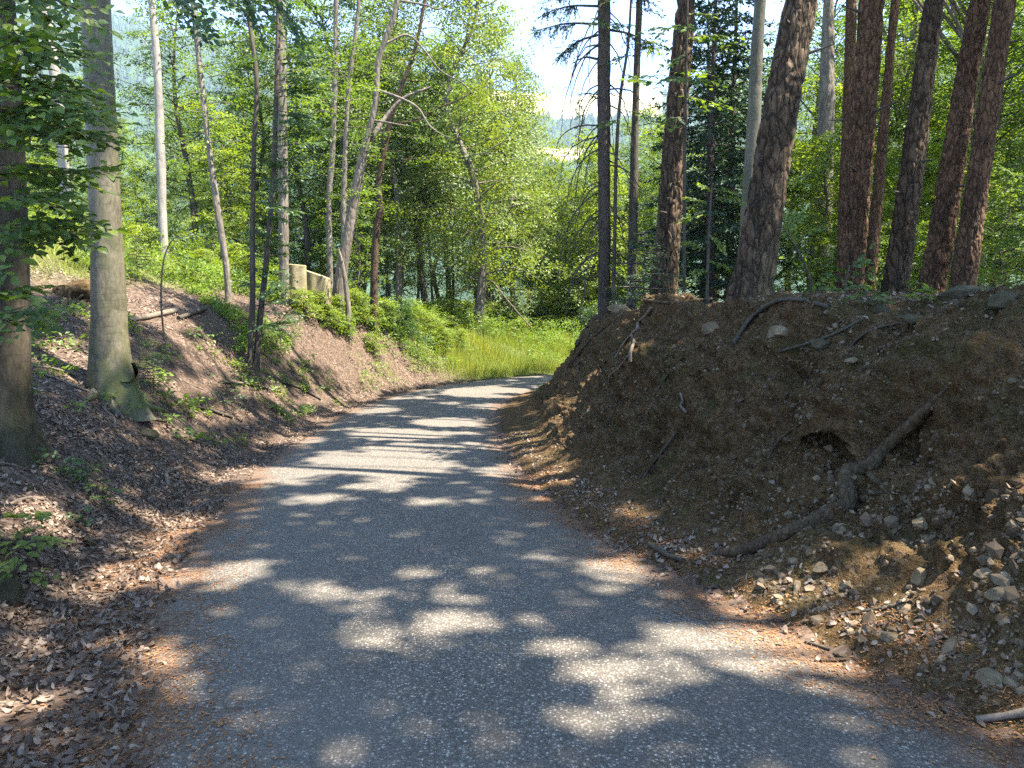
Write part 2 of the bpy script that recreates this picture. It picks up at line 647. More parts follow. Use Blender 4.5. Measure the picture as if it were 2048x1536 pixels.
g.l(g.princ(col, .95, g.bump(f, .9, .03), .1), out.inputs['Surface'])
M['floor'] = m
ground = mb.build('ground', M['floor'], attrs={'grassy': G_gr})
tag(ground, 'brown leaf covered forest ground rising to a hillside', kind='structure')

# road sheet
rs = np.concatenate([np.arange(-8, 26, .12), np.arange(26, 44, .4)])
lt = np.concatenate([np.linspace(-1, 1, 33)])
mb = MB()
ci = np.interp(rs, CS, np.arange(len(CS)))
cxy = np.stack([np.interp(ci, np.arange(len(CS)), CL[:, k]) for k in (0, 1)], 1)
cnn = unit(np.stack([np.interp(ci, np.arange(len(CS)), CN[:, k]) for k in (0, 1)], 1))
RS, LT = np.meshgrid(rs, lt, indexing='ij')
edge = HW + .09 * fbm(np.stack([RS.ravel() * 1.7, LT.ravel() * 3, 0 * RS.ravel()], 1), 3, 31).reshape(RS.shape) + .07
off = LT * edge
RX = cxy[:, 0][:, None] + cnn[:, 0][:, None] * off
RY = cxy[:, 1][:, None] + cnn[:, 1][:, None] * off
RZv = road_z(RS) + .012 - .035 * LT ** 4 + .012 * fbm(np.stack([RX.ravel() * .8, RY.ravel() * .8, 0 * RX.ravel()], 1), 2, 33).reshape(RS.shape)
a, b = RS.shape
ii, jj = np.meshgrid(np.arange(a - 1), np.arange(b - 1), indexing='ij')
F = np.stack([ii * b + jj, ii * b + jj + 1, (ii + 1) * b + jj + 1, (ii + 1) * b + jj], -1).reshape(-1, 4)
RV = np.stack([RX.ravel(), RY.ravel(), RZv.ravel()], 1)
mb.add(RV, F)
RF = F
m, nt, out = mat('asphalt')
g = NT(nt)
v = g.coord()
chip = g.voro(v, 66)
chs = g.n('ShaderNodeSeparateColor')
g.l(chip.outputs['Color'], chs.inputs[0])
chip2 = g.voro(v, 150)
ch2 = g.n('ShaderNodeSeparateColor')
g.l(chip2.outputs['Color'], ch2.inputs[0])
big = g.noise(v, .9, 4, .6)
mid = g.noise(v, 5, 4, .6)
tone = g.math('ADD', g.math('MULTIPLY', chs.outputs[0], .6), g.math('MULTIPLY', ch2.outputs[1], .4))
col = g.ramp(tone, [(.12, (.058, .049, .037)), (.45, (.150, .128, .098)), (.72, (.24, .208, .162)), (.9, (.54, .485, .395))])
dk = g.math('LESS_THAN', chip.outputs['Distance'], .42)
col = g.mix(g.math('MULTIPLY', g.math('SUBTRACT', 1.0, dk), .75), col, (.060, .052, .042))
col = g.mix(g.math('MULTIPLY', g.math('SUBTRACT', big, .25), .55), col, (.19, .168, .138))
trk = g.ramp(g.attr('lat'), [(.25, 0.0), (.45, 1.0), (.6, 1.0), (.8, 0.0)])
tb = g.n('ShaderNodeRGBToBW')
g.l(trk, tb.inputs[0])
col = g.mix(g.math('MULTIPLY', tb.outputs[0], g.math('MULTIPLY', big, .75)), col, (.125, .112, .092))
stn = g.ramp(g.noise(v, 2.3, 5, .7, .6), [(.56, 0.0), (.68, 1.0)])
sb = g.n('ShaderNodeRGBToBW')
g.l(stn, sb.inputs[0])
col = g.mix(g.math('MULTIPLY', sb.outputs[0], .42), col, (.075, .066, .052))
# brown needle dust that gathers towards both edges
la = g.attr('lat')
dust = g.math('ADD', la, g.math('MULTIPLY', g.math('SUBTRACT', mid, .5), .55))
dust = g.ramp(dust, [(.78, 0.0), (1.02, 1.0)])
db = g.n('ShaderNodeRGBToBW')
g.l(dust, db.inputs[0])
fn = g.noise(v, 90, 3, .7)
brown = g.ramp(fn, [(.3, (.06, .034, .02)), (.6, (.16, .085, .042)), (.75, (.28, .165, .08))])
col = g.mix(g.math('MULTIPLY', db.outputs[0], .85), col, brown)
hh = g.math('SUBTRACT', g.math('MULTIPLY', chs.outputs[1], .6), g.math('MULTIPLY', chip.outputs['Distance'], .9))
nr = g.bump(hh, .75, .010, g.bump(g.noise(v, 12, 4, .6), .25, .02))
g.l(g.princ(col, .78, nr, .35), out.inputs['Surface'])
M['asphalt'] = m
latv = np.abs(LT).ravel() + .15 * (LT.ravel() > .0) * np.clip((6 - RS.ravel()) / 6, 0, 1) * np.clip(LT.ravel(), 0, 1)
road = mb.build('road', M['asphalt'], attrs={'lat': latv})
tag(road, 'narrow grey asphalt lane bending right through the wood', kind='structure')

# earth bank: a sheet in (arc length, profile) space pushed about by noise
bs = np.concatenate([np.arange(-5, 1, .06), np.arange(1, 10, .018), np.arange(10, 18, .04), np.arange(18, 29, .09)])
fine_e = np.linspace(.02, 3.4, 900)
fz = np.interp(fine_e, RE, RZ)
# smooth the profile a little
ker = np.ones(60) / 60
fzs = np.convolve(np.pad(fz, 30, mode='edge'), ker, 'same')[30:-30]
al = np.concatenate([[0], np.cumsum(np.hypot(np.diff(fine_e), np.diff(fzs)))])
be_t = np.arange(0, al[-1], .019)
be = np.interp(be_t, al, fine_e)
bz = np.interp(be_t, al, fzs)
nrm_e = np.gradient(bz, be_t)
nrm_z = np.gradient(be, be_t)
BS, BE = np.meshgrid(bs, be, indexing='ij')
ci = np.interp(bs, CS, np.arange(len(CS)))
bc = np.stack([np.interp(ci, np.arange(len(CS)), CL[:, k]) for k in (0, 1)], 1)
bn = unit(np.stack([np.interp(ci, np.arange(len(CS)), CN[:, k]) for k in (0, 1)], 1))
ksc = bank_scale(bs)[:, None]
wav = .22 * fbm(np.stack([bs * .55, 0 * bs, 0 * bs], 1), 3, 41)[:, None]
eo = BE * bank_stretch(bs)[:, None] + wav * sstep((BE - .4) / .6)
BX = bc[:, 0][:, None] + bn[:, 0][:, None] * (HW + eo)
BY = bc[:, 1][:, None] + bn[:, 1][:, None] * (HW + eo)
BZ = road_z(bs)[:, None] + bz[None, :] * ksc + .17 * np.exp(-((BS - 3.0) / 1.3) ** 2) * np.exp(-((BE - .72) / .34) ** 2)
N3 = np.stack([-bn[:, 0][:, None] * nrm_e[None, :], -bn[:, 1][:, None] * nrm_e[None, :], np.broadcast_to(nrm_z[None, :], BX.shape)], -1)
N3 = unit(N3.reshape(-1, 3))
BP = np.stack([BX.ravel(), BY.ravel(), BZ.ravel()], 1)
amp = (sstep((BE - .3) / .5) * sstep((3.4 - BE) / .4) * (1 - .6 * sstep((BE - 1.95) / .3))).ravel()
lift = (sstep((BE - .02) / .2) * .065 - .035).ravel()
strat = fbm(BP * np.array([.7, .7, 3.2]), 3, 43)
rel = np.broadcast_to(bz[None, :], BX.shape).ravel()
shelf = np.exp(-((rel - 1.45) / .28) ** 2) * np.clip(fbm(np.stack([BP[:, 0] * .0 + BS.ravel() * .8, rel * 0, rel * 0], 1), 2, 47) + .35, 0, 1) * .22
ln_ = fbm(np.stack([BS.ravel() * 1.1, rel * 0, rel * 0], 1), 3, 44)
lip = .24 * np.exp(-((rel - 1.88) / .12) ** 2) * np.clip(.6 + ln_, 0, 1.2) - .15 * np.exp(-((rel - 1.45) / .22) ** 2) * np.clip(.3 + ln_, 0, 1)
f1, f2, _ = worley(BP * np.array([5, 5, 7.0]), 51)
g1, g2, _ = worley(BP * np.array([14, 14, 18.0]), 53)
rid = 1 - np.abs(fbm(BP * np.array([1.9, 1.9, 2.6]), 3, 52)) * 2.2
cav_ = -.20 * np.clip(fbm(BP * np.array([1.5, 1.5, 2.2]), 3, 54) - .12, 0, 1) * 2.4
disp = amp * (.24 * fbm(BP * 1.1, 4, 45) + .13 * strat + .09 * rid + cav_ + shelf * 1.3 + .095 * (f2 - f1 - .3) + .030 * (g2 - g1 - .25) + .06 * fbm(BP * np.array([9, 9, 5.0]), 3, 46) + .030 * fbm(BP * np.array([24, 24, 10.0]), 2, 48) + .016 * fbm(BP * np.array([60, 60, 26.0]), 2, 49) + lip) + lift
BP = BP + N3 * disp[:, None]
na, nb = BX.shape
ii, jj = np.meshgrid(np.arange(na - 1), np.arange(nb - 1), indexing='ij')
BF = np.stack([ii * nb + jj, (ii + 1) * nb + jj, (ii + 1) * nb + jj + 1, ii * nb + jj + 1], -1).reshape(-1, 4)


def tri(F):
    return np.vstack([F[:, [0, 1, 2]], F[:, [0, 2, 3]]])


gF = np.stack([np.arange(0)], 1)
ii, jj = np.meshgrid(np.arange(ny - 1), np.arange(nx - 1), indexing='ij')
GF = np.stack([ii * nx + jj, ii * nx + jj + 1, (ii + 1) * nx + jj + 1, (ii + 1) * nx + jj], -1).reshape(-1, 4)
keep = (np.abs(GV[GF[:, 0], 0]) < 70) & (GV[GF[:, 0], 1] > -6) & (GV[GF[:, 0], 1] < 80)
GFk = GF[keep]


def make_bvh():
    V = np.vstack([GV, BP, RV])
    F = np.vstack([tri(GFk), tri(BF) + len(GV), tri(RF) + len(GV) + len(BP)])
    return BVHTree.FromPolygons([Vector(p) for p in V], F.tolist())


BVH = make_bvh()


def hit(px, py):
    d = ray(px, py)
    loc, nrm, i, t = BVH.ray_cast(Vector(CAM), Vector(d))
    if loc is None:
        return at(px, py, 30.0), np.array([0, 0, 1.0]), 30.0
    nrm = np.array(nrm)
    if nrm @ d > 0:
        nrm = -nrm
    return np.array(loc), nrm, float((np.array(loc) - CAM) @ FWD)


def drop(x, y, z0=40.0):
    loc, nrm, i, t = BVH.ray_cast(Vector((x, y, z0)), Vector((0, 0, -1)))
    if loc is None:
        return np.array([x, y, Hp(x, y)]), np.array([0, 0, 1.0])
    nrm = np.array(nrm)
    return np.array(loc), nrm if nrm[2] > 0 else -nrm


# hollow under the roots of the bank
for (hx, hy, R, dep) in ((1640, 930, .30, .34), (1720, 985, .18, .18), (1400, 770, .22, .10), (1290, 790, .25, .12), (1960, 640, .18, .1)):
    c, nn, _ = hit(hx, hy)
    q = BP - c
    r = np.linalg.norm(q * np.array([1, 1, 1.35]), axis=1) / R
    BP = BP - nn * (dep * np.clip(1 - r * r, 0, 1) ** .8)[:, None]
mb = MB()
mb.add(BP, BF)
m, nt, out = mat('bank_earth')
g = NT(nt)
v = g.coord()
n1 = g.noise(v, 2.2, 5, .6)
n2 = g.noise(v, 16, 5, .7)
n3 = g.noise(v, 70, 3, .7)
vc = g.voro(v, 34)
cs = g.n('ShaderNodeSeparateColor')
g.l(vc.outputs['Color'], cs.inputs[0])
f = g.math('ADD', g.math('MULTIPLY', n2, .55), g.math('MULTIPLY', n3, .45))
col = g.ramp(f, [(.30, (.024, .014, .006)), (.47, (.080, .049, .021)), (.60, (.165, .108, .049)), (.76, (.38, .28, .145))])
st = g.math('GREATER_THAN', cs.outputs[0], .80)
col = g.mix(g.math('MULTIPLY', st, .35), col, (.17, .13, .085))
red = g.ramp(n1, [(.45, 0.0), (.65, 1.0)])
rb_ = g.n('ShaderNodeRGBToBW')
g.l(red, rb_.inputs[0])
col = g.mix(g.math('MULTIPLY', rb_.outputs[0], .35), col, (.15, .08, .03))
ms = g.ramp(g.noise(v, 1.7, 4, .7), [(.52, 0.0), (.64, 1.0)])
mbw = g.n('ShaderNodeRGBToBW')
g.l(ms, mbw.inputs[0])
col = g.mix(g.math('MULTIPLY', mbw.outputs[0], .55), col, (.062, .060, .018))
nr = g.bump(f, 1.0, .06, g.bump(vc.outputs['Distance'], .6, .03))
g.l(g.princ(col, .95, nr, .1), out.inputs['Surface'])
M['bank'] = m
bank = mb.build('earth_bank', M['bank'])
tag(bank, 'steep eroded cutting of dark stony earth along the lane', kind='structure')
BVH = make_bvh()

# ------------------------------------------------------------------ tree tools
def ypoint(px, py, y):
    d = ray(px, py)
    return CAM + d * ((y - CAM[1]) / d[1])


def trunk_geo(mbx, path, rad, sides, rows, kind='plain', seed=0, flare=0.0, lobes=5, frng=.35):
    P = smooth_path(path, rows)
    seg = np.linalg.norm(np.diff(np.asarray(path, float), axis=0), axis=1)
    t = np.concatenate([[0], np.cumsum(seg)])
    h = np.concatenate([[0], np.cumsum(np.linalg.norm(np.diff(P, axis=0), axis=1))])
    r = np.interp(h / h[-1] * t[-1], t, rad)
    V, F, R = tube(P, r, sides)
    hh = np.repeat(h, sides)
    rr = np.repeat(r, sides)
    a = np.tile(np.linspace(0, 2 * np.pi, sides, endpoint=False), rows)
    dsp = np.zeros(len(V))
    if flare:
        lob = .55 + .45 * np.cos(lobes * a + seed) + .35 * np.cos((lobes - 2) * a + 2.1 * seed)
        dsp += rr * flare * np.exp(-hh / frng) * np.clip(lob, .1, 2)
    P3 = np.stack([rr * np.cos(a), rr * np.sin(a), hh], 1) + seed * 3.7
    dsp += rr * .10 * fbm(P3 * np.array([2.2, 2.2, .9]), 3, seed)
    if kind == 'pine':
        wv = fbm(P3 * 5, 2, seed + 3)[:, None] * .05
        f1, f2, _ = worley((P3 + wv) * np.array([15, 15, 4.2]), seed + 5)
        dsp += .036 * np.clip((f2 - f1) * 3.2, 0, 1) ** .7 - .022 + .008 * fbm(P3 * 30, 2, seed + 8)
    elif kind == 'scaly':
        f1, f2, _ = worley((P3 + fbm(P3 * 6, 2, seed + 3)[:, None] * .03) * np.array([26, 26, 10]), seed + 5)
        dsp += .018 * np.clip((f2 - f1) * 3, 0, 1) - .011 + .006 * fbm(P3 * 34, 2, seed + 8)
    elif kind == 'beech':
        dsp += .006 * fbm(P3 * np.array([6, 6, 20]), 3, seed + 2)
    else:
        dsp += rr * .06 * fbm(P3 * 14, 2, seed + 2)
    mbx.add(V + R * dsp[:, None], F)


def img_path(pts, y, ztop, wpx):
    """trunk seen at (px, py) points, standing in the upright plane at distance y; carried on upward past the frame to ztop"""
    P = [ypoint(a, b, y) for a, b in pts]
    D = [float((p - CAM) @ FWD) for p in P]
    R = [w_ / 2 / FPX * d for w_, d in zip(wpx, D)]
    b = P[0].copy()
    gz = drop(b[0], b[1])[0][2]
    low = np.array([b[0], b[1], min(gz, b[2]) - .25])
    if b[2] - low[2] > .02:
        P = [low] + P
        R = [R[0] * 1.06] + R
    if ztop > P[-1][2] + .3:
        dv = unit(P[-1] - P[-2])
        n = 3
        z0 = P[-1][2]
        r0 = R[-1]
        for k in range(1, n + 1):
            f = k / n
            q = P[-1] + dv / max(dv[2], .5) * (ztop - z0) / n
            P.append(q)
            R.append(r0 * (1 - .8 * f))
    return np.array(P), np.array(R), gz


def leaf_sprays(mbl, C, U, rs, k, L, W, flat=.12, tilt=.35, sd=0, droop=.25, true=False, lo=0.0, hi=1.0):
    r = np.random.default_rng(sd)
    n = len(C)
    C = np.asarray(C, float)
    U = unit(U)
    rs = np.broadcast_to(rs, (n,))
    Nn = unit(np.array([0, 0, 1.0]) + r.normal(0, tilt, (n, 3)))
    S = unit(np.cross(U, Nn))
    A = np.cross(Nn, S)
    ang = r.uniform(0, 2 * np.pi, (n, k))
    rad = np.sqrt(r.uniform(0, 1, (n, k)))
    u = np.cos(ang) * rad * 1.25
    v_ = np.sin(ang) * rad * .8
    wv = r.normal(0, flat, (n, k))
    P = C[:, None] + rs[:, None, None] * (A[:, None] * u[..., None] + S[:, None] * v_[..., None] + Nn[:, None] * wv[..., None])
    P[..., 2] -= droop * rs[:, None] * np.clip(u, 0, 2) ** 2
    Dv = A[:, None] * (.6 + .5 * r.normal(0, 1, (n, k)))[..., None] + S[:, None] * (np.sign(v_) * .9 + r.normal(0, .5, (n, k)))[..., None] + Nn[:, None] * r.normal(-.25, .3, (n, k))[..., None]
    NN = Nn[:, None] + r.normal(0, .27, (n, k, 3))
    tone = np.clip(r.uniform(lo, hi, (n, 1)) * .72 + r.uniform(lo, hi, (n, k)) * .28, 0, 1)
    sc = r.uniform(.65, 1.2, (n, k))
    f = true_leaves if true else rhombi
    f(mbl, P.reshape(-1, 3), Dv.reshape(-1, 3), NN.reshape(-1, 3), (L * sc).ravel(), (W * sc).ravel(), tone.ravel())


def broadleaf(sd, h, z0, R, nb, per, k, L, rs, r0, droop=.15, up=.5, lean=.05, layered=True, mat_l='beech_leaf', mat_b='thin_bark', shape='egg', stems=1):
    """prototype meshes at the origin: (trunk mesh, crown mesh)"""
    r = np.random.default_rng(sd)
    T, Lf = MB(), MB()
    cs, us, rr_ = [], [], []
    for st in range(stems):
        ph = r.uniform(0, 6.28)
        spread = 0 if stems == 1 else .25
        ax = [np.array([0, 0, -.3])]
        for q in range(1, 6):
            ax.append(np.array([lean * h * r.normal() * .35 + spread * h * q / 5 * math.cos(ph + st * 6.28 / stems), lean * h * r.normal() * .35 + spread * h * q / 5 * math.sin(ph + st * 6.28 / stems), h * q / 5 * (1 if st == 0 else r.uniform(.8, 1))]))
        ax = np.array(ax)
        rd = r0 * np.array([1.25, .95, .75, .55, .3, .06])
        trunk_geo(T, ax, rd, 8, 26, 'plain', sd + st, .5, 5, h * .02)
        axs = smooth_path(ax, 60)
        for b in range(nb // stems):
            f = (b + r.uniform(0, 1)) / (nb // stems)
            z = z0 + (h * .985 - z0) * f
            p0 = np.array([np.interp(z, axs[:, 2], axs[:, k2]) for k2 in (0, 1)] + [z])
            fr = (z - z0) / (h - z0)
            if shape == 'egg':
                ln = R * (math.sin(math.pi * (.18 + .78 * fr)) ** .8) * r.uniform(.65, 1.15)
            elif shape == 'wide':
                ln = R * (1 - fr) ** .5 * r.uniform(.7, 1.1) + .15
            else:
                ln = R * (1 - fr * .85) * r.uniform(.7, 1.1)
            az = b * 2.4 + r.normal(0, .5)
            el = up * (.2 + fr * .9) + r.normal(0, .12)
            dh = np.array([math.cos(az), math.sin(az), 0])
            e = p0 + dh * ln * math.cos(el) + np.array([0, 0, ln * (math.sin(el) - droop)])
            mid = (p0 + e) / 2 + np.array([0, 0, ln * .12]) + r.normal(0, .06 * ln, 3)
            pth = smooth_path([p0, mid, e], 7)
            V, F_, _ = tube(pth, np.linspace(r0 * .28 * (1 - .7 * fr) + .008, .005, 7), 4)
            T.add(V, F_)
            np_ = max(2, int(per * ln / R + .5))
            for q in range(np_):
                ff = .3 + .75 * (q + r.uniform(0, 1)) / np_
                c = pth[min(6, int(ff * 6))] + (pth[-1] - pth[0]) * max(0, ff - 1)
                side = np.cross(dh, [0, 0, 1]) * r.normal(0, .28 * ln * (1.15 - .5 * ff))
                cs.append(c + side + np.array([0, 0, r.normal(0, .08 * ln if layered else .22 * ln)]))
                us.append(dh + r.normal(0, .3, 3) * np.array([1, 1, .2]))
                rr_.append(rs * r.uniform(.65, 1.25))
    leaf_sprays(Lf, np.array(cs), np.array(us), np.array(rr_), k, L, L * .58, .10 if layered else .3, .28 if layered else .7, sd, .3)
    return T.mesh('trunk', M[mat_b]), Lf.mesh('crown', M[mat_l], smooth=False)


def conifer(sd, h, z0, R, nb, r0, dens=1.0, droop=.35, ragged=.3, mat_l='needle', mat_b='spruce_bark', wid=.035, nl=.16):
    r = np.random.default_rng(sd)
    T, Lf = MB(), MB()
    ax = np.array([[0, 0, -.3], [0.03 * h * r.normal() * .2, 0, h * .4], [0, .02 * h * r.normal() * .2, h]])
    trunk_geo(T, ax, r0 * np.array([1.15, .75, .05]), 8, 22, 'plain', sd, .3, 5, .2)
    P, Dv, NN, Ls = [], [], [], []
    for b in range(nb):
        fr = (b + r.uniform(0, 1)) / nb
        z = z0 + (h * .99 - z0) * fr ** .95
        ln = (R * (1 - fr) ** .8 + .12) * r.uniform(1 - ragged, 1 + ragged * .6)
        az = b * 2.4 + r.normal(0, .4)
        dh = np.array([math.cos(az), math.sin(az), 0])
        n = 9
        t = np.linspace(0, 1, n)[:, None]
        pth = np.array([0, 0, z]) + dh * ln * t + np.array([0, 0, 1.0]) * ln * (.12 * t - droop * t ** 1.7 + .15 * droop * t ** 4)
        V, F_, _ = tube(pth, np.linspace(.012 + .012 * ln * .5, .004, n), 4)
        T.add(V, F_)
        m_ = int(ln * 34 * dens)
        ff = r.uniform(.12, 1, m_)
        base = np.stack([np.interp(ff, t[:, 0], pth[:, q]) for q in range(3)], 1)
        sgn = np.sign(r.normal(0, 1, m_))
        sdv = np.cross(dh, [0, 0, 1.0])
        tl = (.45 * ln * (1.05 - ff) + .12) * r.uniform(.4, 1, m_)
        tdir = unit(dh * .75 + (sdv * sgn[:, None]) * .8 + np.array([0, 0, -.35])[None] + r.normal(0, .12, (m_, 3)))
        kk = np.maximum((tl / .09).astype(int), 2)
        idx = np.repeat(np.arange(m_), kk)
        along = r.uniform(0, 1, len(idx)) * tl[idx]
        pp = base[idx] + tdir[idx] * along[:, None]
        pp[:, 2] -= .25 * along ** 2
        P.append(pp)
        Dv.append(tdir[idx] + r.normal(0, .45, (len(idx), 3)))
        NN.append(np.array([0, 0, 1.0]) + r.normal(0, .5, (len(idx), 3)))
    P = np.concatenate(P)
    Dv = np.concatenate(Dv)
    NN = np.concatenate(NN)
    rhombi(Lf, P, Dv, NN, nl * r.uniform(.6, 1.2, len(P)), wid * r.uniform(.7, 1.3, len(P)), r.uniform(0, 1, len(P)))
    return T.mesh('trunk', M[mat_b]), Lf.mesh('crown', M[mat_l], smooth=False)


def tree_from(meshes, name, label, cat, group, loc, rz=0, sc=1.0):
    root = empty(name, loc, label, cat, group)
    root.rotation_euler = (0, 0, rz)
    root.scale = (sc, sc, sc)
    for nm, me in zip(('trunk', 'crown'), meshes):
        o = bpy.data.objects.new(nm, me)
        COL.objects.link(o)
        o.parent = root
    return root


def near_spray(Lm, Tm, p0, p1, L, sd, sub=6, up=(0, 0, 1), sag=.08, spacing=.5, curl=.15, wd=.62):
    """a flat beech spray: zigzag axis, side twigs in one plane, leaves set alternately"""
    r = np.random.default_rng(sd)
    p0, p1 = np.asarray(p0, float), np.asarray(p1, float)
    ln = np.linalg.norm(p1 - p0)
    d = unit(p1 - p0)
    N = unit(np.asarray(up, float) + r.normal(0, .18, 3))
    S = unit(np.cross(d, N))
    N = np.cross(S, d)
    t = np.linspace(0, 1, 10)[:, None]
    ax = p0 + (p1 - p0) * t + np.array([0, 0, 1]) * (sag * ln * 4 * t * (1 - t) * .6 - sag * ln * t ** 3) + r.normal(0, .012 * ln, (10, 3)) * t
    V, F_, _ = tube(ax, np.linspace(.004 + .004 * ln, .0018, 10), 4)
    Tm.add(V, F_)
    P, D_, NN = [], [], []

    def leaves_on(path, dirv):
        l2 = np.linalg.norm(path[-1] - path[0])
        k = max(2, int(l2 / (L * spacing)))
        for q in range(k + 1):
            f = q / k
            if f < .1 and l2 > .3:
                continue
            b = np.array([np.interp(f, np.linspace(0, 1, len(path)), path[:, c]) for c in range(3)])
            s_ = 1 if q % 2 else -1
            dd = dirv * .65 + np.cross(dirv, N) * s_ * .8 if q < k else dirv
            P.append(b)
            D_.append(dd + r.normal(0, .18, 3) - np.array([0, 0, .12]))
            NN.append(N + r.normal(0, .28, 3))
    leaves_on(ax, d)
    for q in range(sub):
        f = .12 + .75 * (q + .5) / sub
        b = np.array([np.interp(f, t[:, 0], ax[:, c]) for c in range(3)])
        s_ = 1 if q % 2 else -1
        l2 = ln * (.62 - .42 * f) * r.uniform(.7, 1.2)
        dv = unit(d * .75 + S * s_ * .7 + r.normal(0, .07, 3))
        tw = np.array([b, b + dv * l2 * .5 + N * .01, b + dv * l2 - np.array([0, 0, .05 * l2])])
        V, F_, _ = tube(smooth_path(tw, 5), np.linspace(.003, .0014, 5), 3)
        Tm.add(V, F_)
        leaves_on(tw, dv)
        if l2 > .35:
            for s2 in (-1, 1):
                b2 = tw[0] + (tw[2] - tw[0]) * r.uniform(.3, .55)
                dv2 = unit(dv * .8 + np.cross(dv, N) * s2 * .65)
                tw2 = np.array([b2, b2 + dv2 * l2 * .25, b2 + dv2 * l2 * .5])
                leaves_on(tw2, dv2)
    n = len(P)
    sc = r.uniform(.7, 1.15, n) * L
    true_leaves(Lm, np.array(P), np.array(D_), np.array(NN), sc, sc * wd, r.uniform(0, 1, n), r.uniform(0, .3, n) if curl else 0)


def arc_twig(mbx, p0, out, length, dropl, r0, sd, n=9):
    r = np.random.default_rng(sd)
    t = np.linspace(0, 1, n)[:, None]
    P = p0 + unit(out) * length * (1 - (1 - t) ** 1.8) + np.array([0, 0, -1]) * dropl * t ** 1.6 + r.normal(0, .02, (n, 3)) * t
    V, F_, _ = tube(P, np.linspace(r0, r0 * .25, n), 4)
    mbx.add(V, F_)
    return P


ALLP = {}
ALLP['beech_a'] = broadleaf(101, 17, 4.0, 3.4, 60, 6, 78, .135, .62, .17, .12, .5)
ALLP['beech_b'] = broadleaf(102, 15, 2.5, 2.9, 62, 5, 78, .13, .58, .13, .12, .4, .08)
ALLP['beech_c'] = broadleaf(103, 19, 6.0, 3.8, 54, 7, 72, .14, .66, .2, .1, .7, .06)
ALLP['oak_a'] = broadleaf(104, 16, 2.2, 3.0, 80, 7, 74, .115, .55, .16, .18, .7, .08, False, 'oak_leaf', 'grey_bark')
ALLP['oak_b'] = broadleaf(105, 12, 1.0, 2.6, 70, 6, 74, .11, .5, .12, .2, .6, .1, False, 'oak_leaf', 'grey_bark')
ALLP['slim_a'] = broadleaf(106, 13, 5.0, 1.6, 40, 4, 60, .12, .5, .065, .1, .6, .05)
ALLP['lime_a'] = broadleaf(107, 9, .8, 2.0, 56, 5, 60, .12, .45, .07, .18, .55, .1, True, 'lime_leaf')
ALLP['sap_a'] = broadleaf(108, 4.2, .5, 1.25, 34, 4, 34, .085, .30, .022, .12, .35, .1)
ALLP['sap_b'] = broadleaf(109, 3.2, .3, 1.1, 32, 4, 32, .08, .28, .018, .15, .45, .12, True, 'lime_leaf')
ALLP['sap_c'] = broadleaf(110, 5.5, 1.2, 1.4, 32, 4, 36, .09, .32, .03, .12, .4, .1, True, 'beech_leaf')
ALLP['bush_a'] = broadleaf(111, 1.3, .1, .9, 44, 4, 30, .085, .2, .012, .15, .6, .1, True, 'lime_leaf', 'thin_bark', 'wide', 3)
ALLP['bush_b'] = broadleaf(112, 1.2, .05, .8, 44, 4, 34, .07, .18, .012, .1, .7, .1, False, 'dark_leaf', 'thin_bark', 'wide', 3)
ALLP['spruce_a'] = conifer(121, 18, 2.5, 2.5, 120, .16, .7, .38, .35, wid=.07, nl=.2)
ALLP['spruce_b'] = conifer(122, 13, 1.0, 2.1, 110, .11, .8, .3, .3, wid=.06, nl=.18)
ALLP['seedling'] = conifer(123, 1.35, .25, .5, 26, .012, 2.2, .12, .2, 'needle_young', 'thin_bark', .012, .06)

USED = {}


def put(kind, name, label, cat, group, loc, rz=None, sc=1.0, tilt=(0, 0)):
    rz = rng.uniform(0, 6.28) if rz is None else rz
    if kind not in USED:
        o = tree_from(ALLP[kind], name, label, cat, group, loc, rz, sc if np.isscalar(sc) else 1)
        if not np.isscalar(sc):
            o.scale = sc
        USED[kind] = o
        return o
    o = copy_tree(USED[kind], loc, rz, sc, label, group, tilt)
    o.name = name
    o['category'] = cat
    if not group and 'group' in o:
        del o['group']
    return o


# ------------------------------------------------------------------ the trees one can tell apart
def big_tree(name, label, cat, pts, wpx, y, ztop, bark, kind, seed, sides=40, rows=220, flare=.5, lobes=5, frng=.3, group=None, base_hit=None):
    if base_hit:
        y = hit(*base_hit)[0][1]
    path, rad, gz = img_path(pts, y, ztop, wpx)
    base = np.array([path[0][0], path[0][1], gz])
    root = empty(name, base, label, cat, group)
    T = MB()
    trunk_geo(T, path, rad, sides, rows, kind, seed, flare, lobes, frng)
    T.build('trunk', M[bark], root, base)
    return root, path, rad, base


TREES = {}
